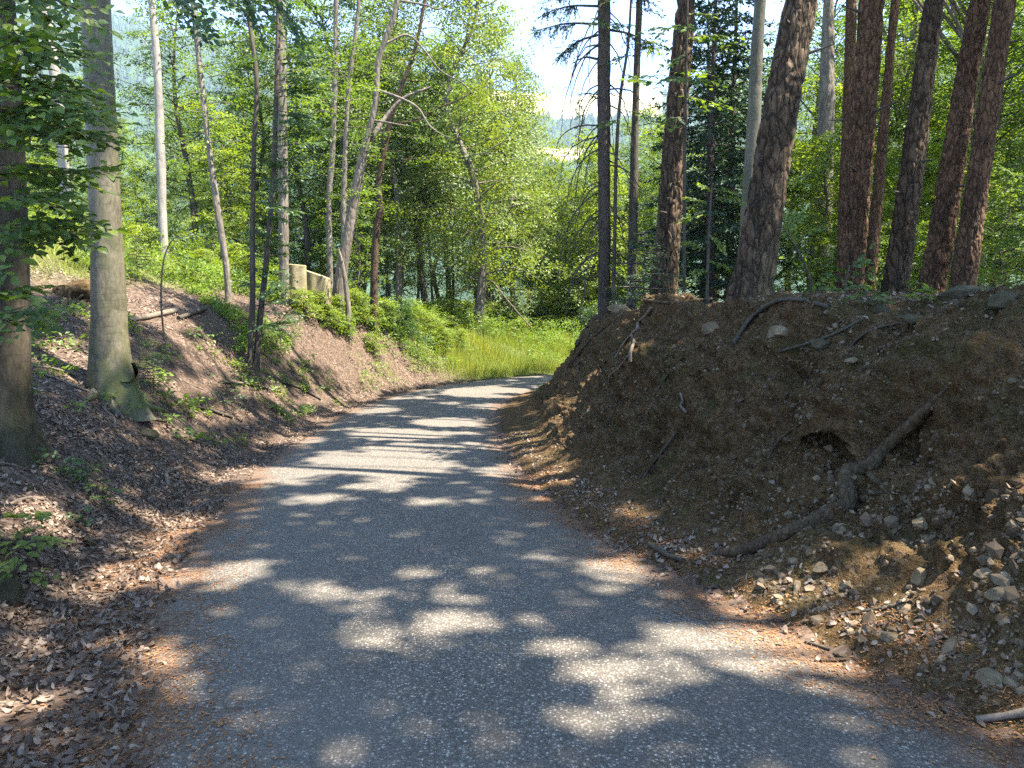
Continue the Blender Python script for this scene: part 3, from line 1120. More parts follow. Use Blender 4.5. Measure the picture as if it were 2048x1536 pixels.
# left of the lane
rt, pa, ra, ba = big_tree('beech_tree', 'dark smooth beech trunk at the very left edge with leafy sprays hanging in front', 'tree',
                          [(10, 905), (0, 800), (2, 600), (-3, 400), (-12, 200), (-25, 0)], [112, 106, 100, 98, 98, 96], 6.3, 15, 'shaded_bark', 'beech', 3, 48, 200, .8, 4, .3, None, (20, 895))
TREES['edge'] = (rt, pa, ra, ba)
Lm, Tm = MB(), MB()
k = 0
for (a, b, c, d_, y, L) in [(-60, 10, 90, 40, 4.6, .075), (20, -20, 215, 42, 4.9, .075), (-60, 70, 120, 110, 4.7, .075), (20, 60, 170, 90, 5.0, .075), (40, 95, 210, 138, 5.0, .075), (-60, 170, 110, 165, 4.6, .078), (30, 170, 205, 225, 4.8, .078),
                            (-50, 235, 95, 215, 4.5, .078), (10, 230, 150, 262, 4.9, .078), (60, 240, 238, 232, 5.0, .075), (-40, 300, 120, 300, 4.5, .08), (50, 262, 240, 290, 5.1, .072), (-60, 360, 90, 345, 4.4, .08), (-10, 330, 140, 350, 4.8, .08),
                            (-60, 410, 130, 400, 4.5, .08), (0, 400, 178, 432, 4.9, .078), (-50, 470, 110, 440, 4.5, .08), (10, 440, 195, 480, 4.9, .078), (-50, 520, 60, 490, 4.5, .08), (-60, 610, 60, 585, 4.6, .08), (-60, 640, 108, 622, 4.9, .078),
                            (-40, 130, 70, 60, 4.4, .08), (-40, 30, 60, -30, 4.4, .08), (60, 0, 160, -20, 5.0, .08), (70, 20, 150, 70, 5.3, .075), (-60, 560, 20, 545, 4.5, .08), (90, 150, 180, 190, 5.2, .075), (60, 330, 160, 395, 5.2, .075),
                            (30, 470, 150, 500, 5.2, .075), (-60, 210, 40, 130, 4.3, .08), (-60, 280, 30, 250, 4.3, .08)]:
    k += 1
    Tm = MB()
    near_spray(Lm, Tm, ypoint(a, b, y), ypoint(c, d_, y + rng.normal(0, .25)), L * 1.12, 300 + k, 6, (rng.normal(0, .15), -.45, 1))
    Tm.build('branch', M['thin_bark'], rt, ba)
    if k % 3 == 0:
        Tm = MB()
        near_spray(Lm, Tm, ypoint(a - 20, b + rng.uniform(-35, 35), y + .3), ypoint(c - rng.uniform(0, 50), d_ + rng.uniform(-30, 30), y + rng.normal(.2, .3)), L * 1.15, 360 + k, 8, (rng.normal(0, .15), -.45, 1))
        Tm.build('branch', M['thin_bark'], rt, ba)
# boughs that carry the sprays
for (zz, tx, tz) in ((150, -60, 60), (260, -50, 235), (420, -60, 400), (600, -60, 610)):
    p0 = ypoint(-3, zz + 60, 6.3)
    p1 = ypoint(tx, tz, 4.6)
    V, F_, _ = tube(smooth_path([p0, (p0 + p1) / 2 + np.array([-.1, 0, .15]), p1], 8), np.linspace(.022, .006, 8), 5)
    bb_ = MB()
    bb_.add(V, F_)
    bb_.build('limb', M['thin_bark'], rt, ba)
Lm.build('crown', M['beech_leaf'], rt, ba, False)

rt, pa, ra, ba = big_tree('beech_tree', 'stout grey-olive beech with a mossy root running down the left slope', 'tree',
                          [(226, 800), (222, 740), (219, 650), (214, 500), (205, 300), (196, 120), (190, 0)], [84, 76, 65, 60, 56, 56, 57], 9.0, 17, 'beech_bark', 'beech', 6, 56, 260, .65, 4, .34, None, (232, 800))
TREES['main'] = (rt, pa, ra, ba)
Lm, Tm = MB(), MB()
for i, (a, b, c, d_, y) in enumerate([(330, -60, 430, 55, 6.6), (380, -70, 500, 30, 6.8), (300, -70, 380, 10, 6.7), (420, -60, 560, 45, 6.4), (500, -40, 600, 60, 6.6), (540, -60, 640, 30, 7.0), (470, -30, 530, 75, 6.9), (560, 10, 610, 105, 6.6), (60, -80, 140, 20, 6.5), (600, -70, 700, -5, 7.2), (350, 0, 420, 80, 6.9)]):
    Tm = MB()
    near_spray(Lm, Tm, ypoint(a, b, y), ypoint(c, d_, y + rng.normal(0, .2)), .075, 400 + i, 6, (0, -.3, 1), .12)
    Tm.build('branch', M['thin_bark'], rt, ba)
p0 = ypoint(190, -260, 9.0)
for e in ((380, -70, 6.7), (560, -60, 6.6)):
    p1 = ypoint(*e)
    V, F_, _ = tube(smooth_path([p0, (p0 + p1) / 2 + np.array([0, 0, .3]), p1], 9), np.linspace(.03, .008, 9), 5)
    Tm = MB()
    Tm.add(V, F_)
    Tm.build('limb', M['thin_bark'], rt, ba)
Lm.build('crown', M['dark_leaf'], rt, ba, False)
# surface roots of the stout beech
Rt = MB()
for pl, r0 in (([(250, 745), (262, 790), (285, 812), (330, 824)], .13), ([(215, 770), (222, 812), (246, 840)], .11), ([(205, 765), (190, 790), (172, 802)], .085)):
    P = []
    for i, (a, b) in enumerate(pl):
        q, nn, _ = hit(a, b)
        if i == 0:
            q = ypoint(a, b, pa[1][1] - .08)
        P.append(q + nn * .01)
    P = smooth_path(P, 22)
    rr = np.interp(np.linspace(0, 1, 22), [0, .5, 1], [r0 * 1.15, r0 * .8, r0 * .18])
    V, F_, Rg = tube(P, rr, 12)
    Rt.add(V + Rg * (.015 * fbm(V * 9, 3, 4))[:, None], F_)
Rt.build('root', M['beech_bark'], rt, ba)


def simple_tree(label, pts, wpx, y, ztop, bark, seed, name='slender_tree', cat='tree', kind='plain', sides=14, rows=70, limbs=(), leafy=(), leaf='beech_leaf', L=.10, flare=.35, near=False, frng=.2, base_hit=None):
    if base_hit:
        y = hit(*base_hit)[0][1]
    rt, pa, ra, ba = big_tree(name, label, cat, pts, wpx, y, ztop, bark, kind, seed, sides, rows, flare, 5, frng)
    for pl, w0 in limbs:
        P = smooth_path([ypoint(a, b, y + dy) for a, b, dy in pl], 24)
        r0 = w0 / 2 / FPX * y
        lm = MB()
        V, F_, _ = tube(P, np.linspace(r0, r0 * .3, 24), 7)
        lm.add(V, F_)
        lm.build('limb', M[bark], rt, ba)
    if leafy:
        Lm = MB()
        Tm = MB()
        if near:
            for i, (a, b, c, d_, dy) in enumerate(leafy):
                tw_ = MB()
                near_spray(Lm, tw_, ypoint(a, b, y + dy * .4), ypoint(c, d_, y + dy), L, 500 + seed * 20 + i, 6, (0, -.25, 1), .06)
                tw_.build('branch', M[bark], rt, ba)
        else:
            C, U = [], []
            for i, (a, b, c, d_, dy) in enumerate(leafy):
                e0, e1 = ypoint(a, b, y), ypoint(c, d_, y + dy)
                V, F_, _ = tube(smooth_path([e0, (e0 + e1) / 2 + np.array([0, 0, .05]), e1], 5), np.linspace(.012, .004, 5), 4)
                tw_ = MB()
                tw_.add(V, F_)
                tw_.build('branch', M[bark], rt, ba)
                nn = max(2, int(np.linalg.norm(e1 - e0) / .35))
                for q in range(nn):
                    f = .25 + .8 * (q + rng.uniform()) / nn
                    C.append(e0 + (e1 - e0) * f + rng.normal(0, .06, 3))
                    U.append(e1 - e0)
            leaf_sprays(Lm, np.array(C), np.array(U), .38, 26, L, L * .6, .08, .2, seed, .2)
        Lm.build('crown', M[leaf], rt, ba, False)
    return rt


def side_leaves(px, py0, py1, n, reach, both=0, dy=.8, sd=0, droop=10):
    r = np.random.default_rng(sd)
    o = []
    for i in range(n):
        b = py0 + (py1 - py0) * (i + r.uniform()) / n
        s = (1 if i % 2 else -1) if both == 0 else both
        q = reach * r.uniform(.6, 1.2)
        o.append((px, b, px + s * q, b + r.uniform(-droop, droop), r.normal(0, dy)))
    return o


simple_tree('pale straight trunk glimpsed behind the hanging leaves on the grassy slope', [(131, 398), (128, 340), (116, 200), (95, 50), (88, 0)], [20, 20, 20, 19, 18], 25, 17, 'pale_bark', 11, leafy=side_leaves(95, -60, 120, 8, 70, sd=1))
simple_tree('pale bare trunk with a broken side snag standing alone on the grassy slope', [(325, 432), (321, 300), (314, 130), (303, 0)], [17, 17, 15, 13], 24, 16, 'pale_bark', 12,
            limbs=(([(309, 105, 0), (296, 92, .2), (281, 73, .3)], 6),), leafy=side_leaves(303, -120, -20, 6, 90, sd=2))
simple_tree('thin crooked grey tree leaning left from the top of the leafy bank', [(457, 600), (452, 530), (437, 430), (420, 310), (402, 160), (385, 0)], [13, 12, 13, 11, 10, 9], 16, 12, 'grey_bark', 13, base_hit=(457, 602),
            leafy=side_leaves(415, 130, 330, 9, 70, sd=3) + side_leaves(390, -100, 100, 8, 90, sd=4))
simple_tree('left stem of the dark twin saplings beside the lane', [(500, 735), (505, 600), (505, 470), (508, 300), (513, 160), (497, 30), (490, -60)], [13, 11, 10, 9.5, 9, 8, 7], 11, 7.5, 'thin_bark', 14, 'sapling', 'sapling', base_hit=(502, 735),
            leafy=side_leaves(507, 300, 690, 13, 75, 1, .5, 5, 25) + side_leaves(505, -40, 90, 5, 80, 0, .5, 6), leaf='dark_leaf', L=.085, near=True)
simple_tree('right stem of the dark twin saplings, leaning over the lane verge', [(512, 742), (520, 640), (533, 520), (545, 380), (551, 240), (556, 60), (558, -60)], [15, 12, 11, 10, 9, 8, 7], 10.9, 7.5, 'thin_bark', 15, 'sapling', 'sapling', base_hit=(513, 742),
            leafy=side_leaves(548, 90, 330, 20, 95, 1, .6, 7, 30) + side_leaves(535, 330, 640, 10, 60, 0, .5, 8, 25) + side_leaves(556, -40, 120, 7, 90, 0, .6, 9, 25), leaf='dark_leaf', L=.085, near=True)
simple_tree('straight trunk with mottled flaky pale bark behind the twin saplings', [(568, 535), (567, 420), (565, 250), (562, 100), (560, -40)], [19, 19, 19, 18, 17], 20, 17, 'grey_bark', 16, kind='scaly', sides=24, rows=120,
            leafy=side_leaves(566, 120, 330, 10, 60, 1, .8, 10) + side_leaves(566, 380, 520, 5, 50, -1, .8, 11))
simple_tree('leaning speckled tree with long bare pale limbs arching to the right', [(676, 590), (700, 450), (722, 330), (737, 270), (752, 200), (757, 120), (785, 40), (797, -10)], [24, 21, 19, 14, 12, 11, 10, 9], 21.8, 15, 'grey_bark', 17,
            limbs=(([(724, 320, 0), (745, 275, .1), (775, 230, .3), (808, 196, .4), (862, 174, .5)], 13), ([(770, 88, 0), (815, 70, .2), (850, 102, .3), (882, 142, .3), (925, 166, .3), (952, 195, .3)], 5),
                   ([(757, 181, 0), (800, 196, -.2), (836, 216, -.3), (858, 250, -.4), (885, 270, -.4), (905, 276, -.4)], 6), ([(748, 241, 0), (780, 246, -.3), (815, 252, -.4)], 5), ([(793, 0, 0), (850, 10, .2), (880, 18, .2), (915, -10, .2)], 5)),
            leafy=side_leaves(690, 140, 420, 14, 75, 0, .9, 12, 12))
simple_tree('brown crooked tree just right of the leaning speckled tree', [(748, 580), (752, 470), (760, 420), (757, 370), (765, 320), (778, 255), (800, 180), (830, 100), (850, 0)], [16, 15, 13, 12, 11, 10, 8, 7, 6], 23.2, 15, 'root', 18,
            limbs=(([(780, 250, 0), (830, 240, .4), (880, 215, .5), (930, 195, .5)], 6),), leafy=side_leaves(800, 60, 330, 14, 100, 0, 1, 13))
simple_tree('left trunk of a slim grey pair behind the leaning speckled tree', [(658, 420), (665, 300), (670, 150), (672, 0)], [11, 11, 10, 9], 27, 15, 'grey_bark', 19, leafy=side_leaves(668, -50, 400, 18, 75, 0, 1, 14, 12))
simple_tree('right trunk of a slim grey pair behind the leaning speckled tree', [(687, 430), (690, 320), (697, 180), (712, 60), (720, -20)], [11, 10, 9, 8, 7], 26.5, 15, 'grey_bark', 20, leafy=side_leaves(700, -40, 300, 14, 80, 0, 1, 15, 12))
# thin bent sapling
rt = simple_tree('bare thin sapling bowing over at its tip on the leaf-strewn slope', [(330, 690), (323, 620), (323, 560), (330, 510), (345, 480), (362, 470)], [4.5, 4, 3.6, 3, 2.2, 1.5], 10.5, 0, 'thin_bark', 21, 'sapling', 'sapling', base_hit=(330, 690), sides=8, rows=40,
                 leafy=[(345, 480, 372, 492, .1), (335, 505, 392, 520, .1), (350, 476, 420, 470, .2)], leaf='dark_leaf', L=.05, near=True)
# snag against the leaning tree
simple_tree('short forked dead snag propped against the leaning speckled tree', [(696, 612), (690, 560), (684, 525), (677, 498)], [11, 9, 7, 5], 21.5, 0, 'grey_bark', 22, 'dead_snag', 'dead tree', sides=8, rows=30)

# right of the lane, on the bank
RIGHT = [
    ('spruce_tree', 'straight dark spruce with drooping dead twigs at the lane end of the bank', [(1208, 640), (1209, 500), (1208, 300), (1208, 150), (1208, 0)], [27, 27, 27, 28, 28], 15.0, 20, 'spruce_bark', 'scaly', 31, .3),
    ('slender_tree', 'thin straight trunk between the twig-hung spruce and the reddish pine', [(1262, 612), (1266, 450), (1269, 300), (1274, 130), (1279, 0)], [21, 20, 17, 15, 14], 14.0, 17, 'thin_bark', 'plain', 32, .3),
    ('pine_tree', 'reddish pine with broad scaly base behind the young spruce', [(1326, 600), (1333, 520), (1346, 330), (1360, 150), (1372, 0)], [62, 54, 48, 43, 38], 11.0, 19, 'pine_bark', 'pine', 33, .35),
    ('beech_tree', 'sunlit olive beech trunk half hidden behind the thickest pine', [(1490, 560), (1497, 400), (1507, 250), (1514, 100), (1521, 0)], [33, 31, 29, 27, 26], 11.2, 17, 'beech_bark', 'beech', 34, .2),
    ('pine_tree', 'thickest pine with deep plated bark on the edge of the bank', [(1503, 606), (1507, 560), (1520, 480), (1537, 370), (1565, 200), (1603, 0)], [92, 84, 78, 76, 72, 66], 7.6, 19, 'pine_bark', 'pine', 35, .7),
    ('pine_tree', 'slim brown pine close behind the red barked pine', [(1683, 590), (1690, 400), (1697, 200), (1703, 0)], [26, 25, 24, 22], 13.0, 18, 'red_bark', 'scaly', 36, .2),
    ('pine_tree', 'red barked pine with a dark knot and bright patches, right of the thickest pine', [(1697, 590), (1707, 470), (1722, 280), (1735, 120), (1744, 0)], [58, 53, 50, 50, 50], 9.5, 19, 'red_bark', 'pine', 37, .25),
    ('pine_tree', 'thin pine turning orange towards its top, behind the red barked pine', [(1738, 590), (1752, 430), (1768, 250), (1780, 110), (1791, 0)], [26, 24, 21, 19, 17], 13.5, 18, 'red_bark', 'scaly', 38, .2),
    ('pine_tree', 'finely scaled dark pine, third of the thick leaning pines', [(1788, 592), (1806, 470), (1832, 280), (1852, 120), (1868, 0)], [54, 50, 46, 42, 40], 9.6, 19, 'pine_bark', 'scaly', 39, .25),
    ('pine_tree', 'brown pine leaning right beside the last thick pine', [(1862, 585), (1882, 470), (1912, 290), (1940, 120), (1962, 0)], [56, 50, 45, 42, 40], 9.0, 18, 'red_bark', 'pine', 40, .25),
    ('pine_tree', 'last thick pine, flecked with bark flakes, near the right edge', [(1925, 580), (1943, 450), (1968, 280), (1990, 130), (2010, 0)], [52, 47, 44, 42, 42], 8.6, 18, 'red_bark', 'scaly', 41, .25),
    ('slender_tree', 'grey upright trunk in the green understorey behind the pines', [(1638, 600), (1645, 450), (1652, 250), (1655, 100)], [40, 38, 34, 28], 19, 12, 'grey_bark', 'plain', 42, .2),
    ('slender_tree', 'grey-brown spindly stem right beside the reddish pine', [(1368, 595), (1369, 400), (1371, 200), (1374, 60)], [7, 7, 6, 5], 10.4, 6.5, 'thin_bark', 'plain', 43, .2),
    ('slender_tree', 'dark leaning stem rising beside the twig-hung spruce', [(1226, 620), (1230, 450), (1232, 330), (1240, 200), (1256, 90), (1262, 0)], [9, 8, 8, 7, 6, 5], 15.5, 9, 'thin_bark', 'plain', 44, .2),
]
for nm, lb, pts, wp, y, zt, bk, kd, sd, fl in RIGHT:
    if sd in (31, 32, 44):
        y = 16.4 if sd == 32 else hit(pts[0][0], 634)[0][1] + .5
    thick = max(wp) > 38
    rt, pa, ra, ba = big_tree(nm, lb, 'tree', pts, [.9 * q for q in wp], y, zt, bk, kd, sd, 72 if thick else 24, 420 if thick else 120, fl, 5, .25)
    TREES[sd] = (rt, pa, ra, ba)
    if sd in (44, 43, 32):
        Lm_ = MB()
        tp = pa[-3] if sd == 44 else pa[2]
        for q, (a0, b0, a1, b1, dy_) in enumerate(side_leaves(pts[-1][0], -30, 260, 9, 75, 0, .6, 60 + sd, 25)):
            if sd == 32 and q > 4:
                break
            xx = float(np.interp(-b0, [-p_[1] for p_ in pts], [p_[0] for p_ in pts]))
            tw_ = MB()
            near_spray(Lm_, tw_, ypoint(xx, b0, y), ypoint(xx + (a1 - a0), b1 + 12, y + dy_), .10, 2500 + sd * 20 + q, 4, (0, -.2, 1), .1, .7)
            tw_.build('branch', M['thin_bark'], rt, ba)
        Lm_.build('crown', M['beech_leaf'], rt, ba, False)
    if nm == 'pine_tree':
        rs2 = np.random.default_rng(sd + 7)
        for q in range(4 if thick else 2):
            z_ = rs2.uniform(ba[2] + 1.3, ba[2] + 4.5)
            c_ = np.array([np.interp(z_, pa[:, 2], pa[:, 0]), np.interp(z_, pa[:, 2], pa[:, 1]), z_])
            a_ = rs2.uniform(3.3, 6.1)
            dv_ = np.array([math.cos(a_), math.sin(a_), rs2.uniform(-.1, .3)])
            r_ = float(np.interp(z_, pa[:, 2], ra))
            sm = MB()
            P_ = smooth_path([c_ + dv_ * r_ * .7, c_ + dv_ * (r_ + .05), c_ + dv_ * (r_ + rs2.uniform(.08, .3)) + rs2.normal(0, .015, 3)], 6)
            V, F_, _ = tube(P_, np.linspace(.022, .006, 6), 7)
            sm.add(V, F_)
            sm.build('branch_stub', M['thin_bark'], rt, ba)

# dead drooping twigs and a few live boughs of the spruce
rt, pa, ra, ba = TREES[31]
Tw, Lf = MB(), MB()
r = np.random.default_rng(5)
for i in range(46):
    z = r.uniform(2.6, 8.5)
    x = np.interp(z, pa[:, 2], pa[:, 0])
    sgn = -1 if r.uniform() < .62 else 1
    o = np.array([sgn * r.uniform(.6, 1), r.normal(0, .8), .15])
    ln = r.uniform(.35, .8)
    Tw = MB()
    P = arc_twig(Tw, np.array([x, pa[0, 1], z]), o, ln * 1.4, r.uniform(.6, 2.3), .019, 900 + i, 11)
    Tw.build('dead_branch', M['thin_bark'], rt, ba)
    for q in range(3):
        p0 = P[r.integers(3, 9)]
        Tw = MB()
        arc_twig(Tw, p0, o + r.normal(0, .6, 3), r.uniform(.1, .3), r.uniform(.15, .6), .008, 1900 + i * 3 + q, 6)
        if q == 0:
            Tw.build('dead_branch', M['thin_bark'], rt, ba)
for (a, b, c, d_) in ((1195, 12, 1085, 28), (1195, 48, 1070, 62), (1195, 70, 1120, 110), (1200, -40, 1090, -10), (1200, -60, 1120, -5), (1215, -50, 1300, 5), (1195, 118, 1144, 127), (1220, 60, 1310, 95)):
    p0, p1 = ypoint(a, b, ba[1]), ypoint(c, d_, ba[1] + r.normal(0, .5))
    P = smooth_path([p0, (p0 + p1) / 2 + np.array([0, 0, .08]), p1], 12)
    V, F_, _ = tube(P, np.linspace(.03, .007, 12), 5)
    Tw = MB()
    Tw.add(V, F_)
    Tw.build('branch', M['thin_bark'], rt, ba)
    if b > 100:
        continue
    m_ = 40
    f = r.uniform(.35, 1, m_)
    base = np.stack([np.interp(f, np.linspace(0, 1, 12), P[:, q]) for q in range(3)], 1)
    tl = r.uniform(.1, .42, m_)
    td = unit(unit(p1 - p0) * .5 + r.normal(0, .5, (m_, 3)) + np.array([0, 0, -.8]))
    idx = np.repeat(np.arange(m_), 34)
    al_ = r.uniform(0, 1, len(idx)) * tl[idx]
    pp = base[idx] + td[idx] * al_[:, None]
    rhombi(Lf, pp, td[idx] + r.normal(0, .6, (len(idx), 3)), r.normal(0, 1, (len(idx), 3)), .05, .014, r.uniform(0, 1, len(idx)))
Lf.build('crown', M['needle'], rt, ba, False)

# leafy small trees on the bank between the trunks
gz = lambda px, y: drop(*(ypoint(px, 600, y)[:2]))[0]
put('seedling', 'young_spruce', 'bright young spruce growing in front of the reddish pine', 'young tree', None, gz(1288, 10.3), 1.0, (1.0, 1.0, .95))
simple_tree('thin young beech with flat yellow-green sprays between reddish and thickest pine', [(1414, 600), (1416, 520), (1420, 420), (1424, 370)], [7, 6, 5, 4], 9.6, 0, 'thin_bark', 51, 'young_beech', 'young tree', sides=8, rows=30,
            leafy=[(1420, 410, 1370, 395, .1), (1422, 400, 1490, 400, .2), (1420, 430, 1365, 440, -.1), (1418, 470, 1450, 500, 0), (1417, 500, 1370, 485, .1), (1418, 520, 1460, 540, .1), (1416, 540, 1385, 545, 0), (1423, 385, 1400, 370, .2), (1424, 380, 1470, 385, .3)], leaf='lime_leaf', L=.07, near=True)
simple_tree('bent yellow-green sapling between the thickest pine and the red barked pine', [(1622, 600), (1620, 560), (1606, 520), (1588, 490), (1572, 465), (1560, 450)], [6, 5.5, 5, 4, 3, 2], 9.8, 0, 'thin_bark', 52, 'young_beech', 'young tree', sides=8, rows=30,
            leafy=[(1600, 505, 1560, 430, .1), (1590, 490, 1640, 450, .2), (1575, 468, 1590, 425, .1), (1572, 465, 1545, 470, 0), (1610, 530, 1650, 520, .1)], leaf='lime_leaf', L=.07, near=True)
simple_tree('leafy beech seedling at the foot of the red barked pine', [(1690, 592), (1692, 560), (1700, 530)], [5, 4, 3], 8.6, 0, 'thin_bark', 53, 'young_beech', 'young tree', sides=8, rows=20,
            leafy=[(1692, 560, 1650, 550, .1), (1694, 555, 1745, 548, .1), (1698, 535, 1730, 520, 0), (1695, 545, 1668, 535, .1), (1692, 575, 1740, 575, -.1), (1691, 580, 1640, 580, -.1)], leaf='beech_leaf', L=.075, near=True)

# ------------------------------------------------------------------ the wood behind
SKIP = []


def bg(kind, px, y, top, name, label, cat, group, wide=1.0):
    x = (px - 1024) / FPX * y
    z = Hp(x, y)
    h0 = {'beech_a': 17, 'beech_b': 15, 'beech_c': 19, 'oak_a': 16, 'oak_b': 12, 'slim_a': 13, 'lime_a': 9, 'sap_a': 4.2, 'sap_b': 3.2, 'sap_c': 5.5, 'bush_a': 1.5, 'bush_b': 1.2, 'spruce_a': 18, 'spruce_b': 13}[kind]
    zt = ypoint(px, top, y)[2]
    h = max(zt - z, .6)
    if group:
        for fz in (.35, .65, .9):
            t = fz * h / SUN[2]
            gx_, gy_ = x - SUN[0] * t, y - SUN[1] * t
            if h > 4.5 and (-5 < gx_ < 5.5 and 23 < gy_ < 38 and x > -2) or (-15 < gx_ < -4.5 and 13 < gy_ < 28):
                SKIP.append((kind, px, y))
                return None
    s = h / h0
    sw = s ** .6 * wide
    return put(kind, name, label, cat, group, (x, y, z - .03), None, (sw, sw, s))


r = np.random.default_rng(31)
# named ones first: the big leafy crowns over the bend
bg('oak_a', 950, 31, -150, 'oak_tree', 'large bright leafy tree bulging over the lane bend, its crown edge against the open sky', 'tree', None, 1.15)
bg('oak_b', 1015, 36, 40, 'oak_tree', 'lower bright leafy tree filling the space right under the large leafy crown at the bend', 'tree', None, 1.05)
bg('oak_a', 795, 31, -120, 'oak_tree', 'leafy tree behind the leaning speckled tree, left of the large bright crown', 'tree', None, .95)
bg('spruce_b', 1156, 58, 178, 'spruce_tree', 'small pointed spruce tip rising alone into the sky gap by the far hill', 'tree', None, .7)
bg('lime_a', 1128, 44, 318, 'young_tree', 'low bright green tree under the far hill in the sky gap', 'tree', None)
bg('lime_a', 1178, 37, 262, 'young_tree', 'yellow-green young tree just left of the twig-hung spruce', 'tree', None)
SLOPE = 'trees of the bright wood up the left slope'
for px, y, top, k in [(480, 42, 380, 'sap_c'), (420, 44, 360, 'lime_a'), (520, 40, 400, 'sap_c'), (350, 40, 370, 'sap_c'), (-120, 30, -150, 'beech_a'), (-20, 34, -60, 'beech_b'), (60, 40, 150, 'beech_c'), (150, 31, 140, 'beech_b'), (190, 46, 200, 'beech_a'), (255, 36, 240, 'lime_a'), (330, 44, 220, 'beech_b'), (390, 32, -60, 'beech_a'),
                      (350, 50, 190, 'beech_c'), (470, 38, 130, 'beech_b'), (530, 34, 60, 'beech_a'), (560, 44, 170, 'beech_c'), (610, 33, -140, 'beech_b'), (640, 27, -40, 'slim_a'), (70, 29, 200, 'lime_a'), (230, 30, 300, 'lime_a'),
                      (440, 28, 200, 'lime_a'), (600, 25, 180, 'lime_a'), (300, 31, 330, 'sap_c'), (160, 28, 300, 'sap_c'), (500, 27, 330, 'sap_c'), (-60, 26, 250, 'lime_a'), (110, 52, 60, 'spruce_a'), (500, 52, 20, 'spruce_a'), (415, 55, 110, 'spruce_a'), (20, 44, 150, 'beech_a')]:
    bg(k, px, y, top, 'spruce_tree' if 'spruce' in k else 'young_tree' if k in ('lime_a', 'sap_c') else 'beech_tree',
       {'s': 'dark spruce standing far back in the wood up the left slope', 'l': 'light green young tree at the edge of the grassy slope', 'b': 'full leafy beech in the bright wood above the grassy slope'}['s' if 'spruce' in k else 'l' if k in ('lime_a', 'sap_c') else 'b'],
       'tree', {'s': 'spruces far back up the slope', 'l': 'young trees round the grassy slope', 'b': 'beeches above the grassy slope'}['s' if 'spruce' in k else 'l' if k in ('lime_a', 'sap_c') else 'b'])
for px, y, top, k in [(780, 33, 40, 'slim_a'), (835, 36, 80, 'slim_a'), (868, 33, 120, 'slim_a'), (905, 38, 60, 'slim_a'), (955, 40, 120, 'slim_a'), (985, 39, 200, 'slim_a'), (1030, 42, 220, 'slim_a'), (1055, 44, 240, 'slim_a'), (1085, 47, 330, 'slim_a'), (1110, 45, 360, 'slim_a'), (730, 34, 0, 'slim_a'), (560, 40, 380, 'lime_a'), (600, 42, 360, 'sap_c'), (640, 39, 400, 'lime_a'), (680, 37, 400, 'sap_c'), (580, 33, 450, 'sap_a'), (650, 33, 440, 'sap_a'), (540, 46, 330, 'lime_a'), (660, 46, 300, 'lime_a'), (620, 36, 470, 'sap_b'), (720, 46, 120, 'beech_b'), (790, 48, 60, 'beech_a'), (900, 52, 90, 'beech_b'), (760, 42, 300, 'lime_a'), (840, 43, 380, 'sap_c'), (970, 44, 390, 'lime_a'), (700, 40, 380, 'sap_c'), (880, 40, 440, 'sap_a'), (930, 41, 460, 'sap_a'), (810, 37, 470, 'sap_a'), (700, 31, -120, 'beech_b'), (740, 36, 90, 'beech_a'), (860, 34, 80, 'beech_c'), (760, 25.5, 210, 'lime_a'), (690, 24, 300, 'lime_a'), (1040, 38, 120, 'oak_b'), (900, 44, 160, 'beech_c'), 
                      (660, 40, 150, 'beech_c'), (820, 40, 190, 'beech_b'), (870, 27, 260, 'slim_a'), (940, 30, 280, 'slim_a'), (985, 33, 330, 'slim_a'), (1060, 35, 380, 'lime_a'), 
                      (720, 28, 350, 'sap_c'), (640, 24, 420, 'sap_b'), (1090, 40, 420, 'sap_c')]:
    c = 's' if 'spruce' in k else 'l' if k in ('lime_a', 'sap_c', 'sap_a', 'sap_b') else 'm' if k == 'slim_a' else 'b'
    bg(k, px, y, top, {'s': 'spruce_tree', 'l': 'young_tree', 'm': 'slender_tree', 'b': 'broadleaf_tree'}[c],
       {'s': 'dark spruce in the shady thicket behind the bend', 'l': 'green young tree in the thicket behind the bend', 'm': 'slender dark-stemmed tree in the thicket behind the bend', 'b': 'tall leafy tree in the wood behind the lane bend'}[c], 'tree',
       {'s': 'spruces behind the bend', 'l': 'young trees behind the bend', 'm': 'slender trees behind the bend', 'b': 'tall trees behind the bend'}[c])
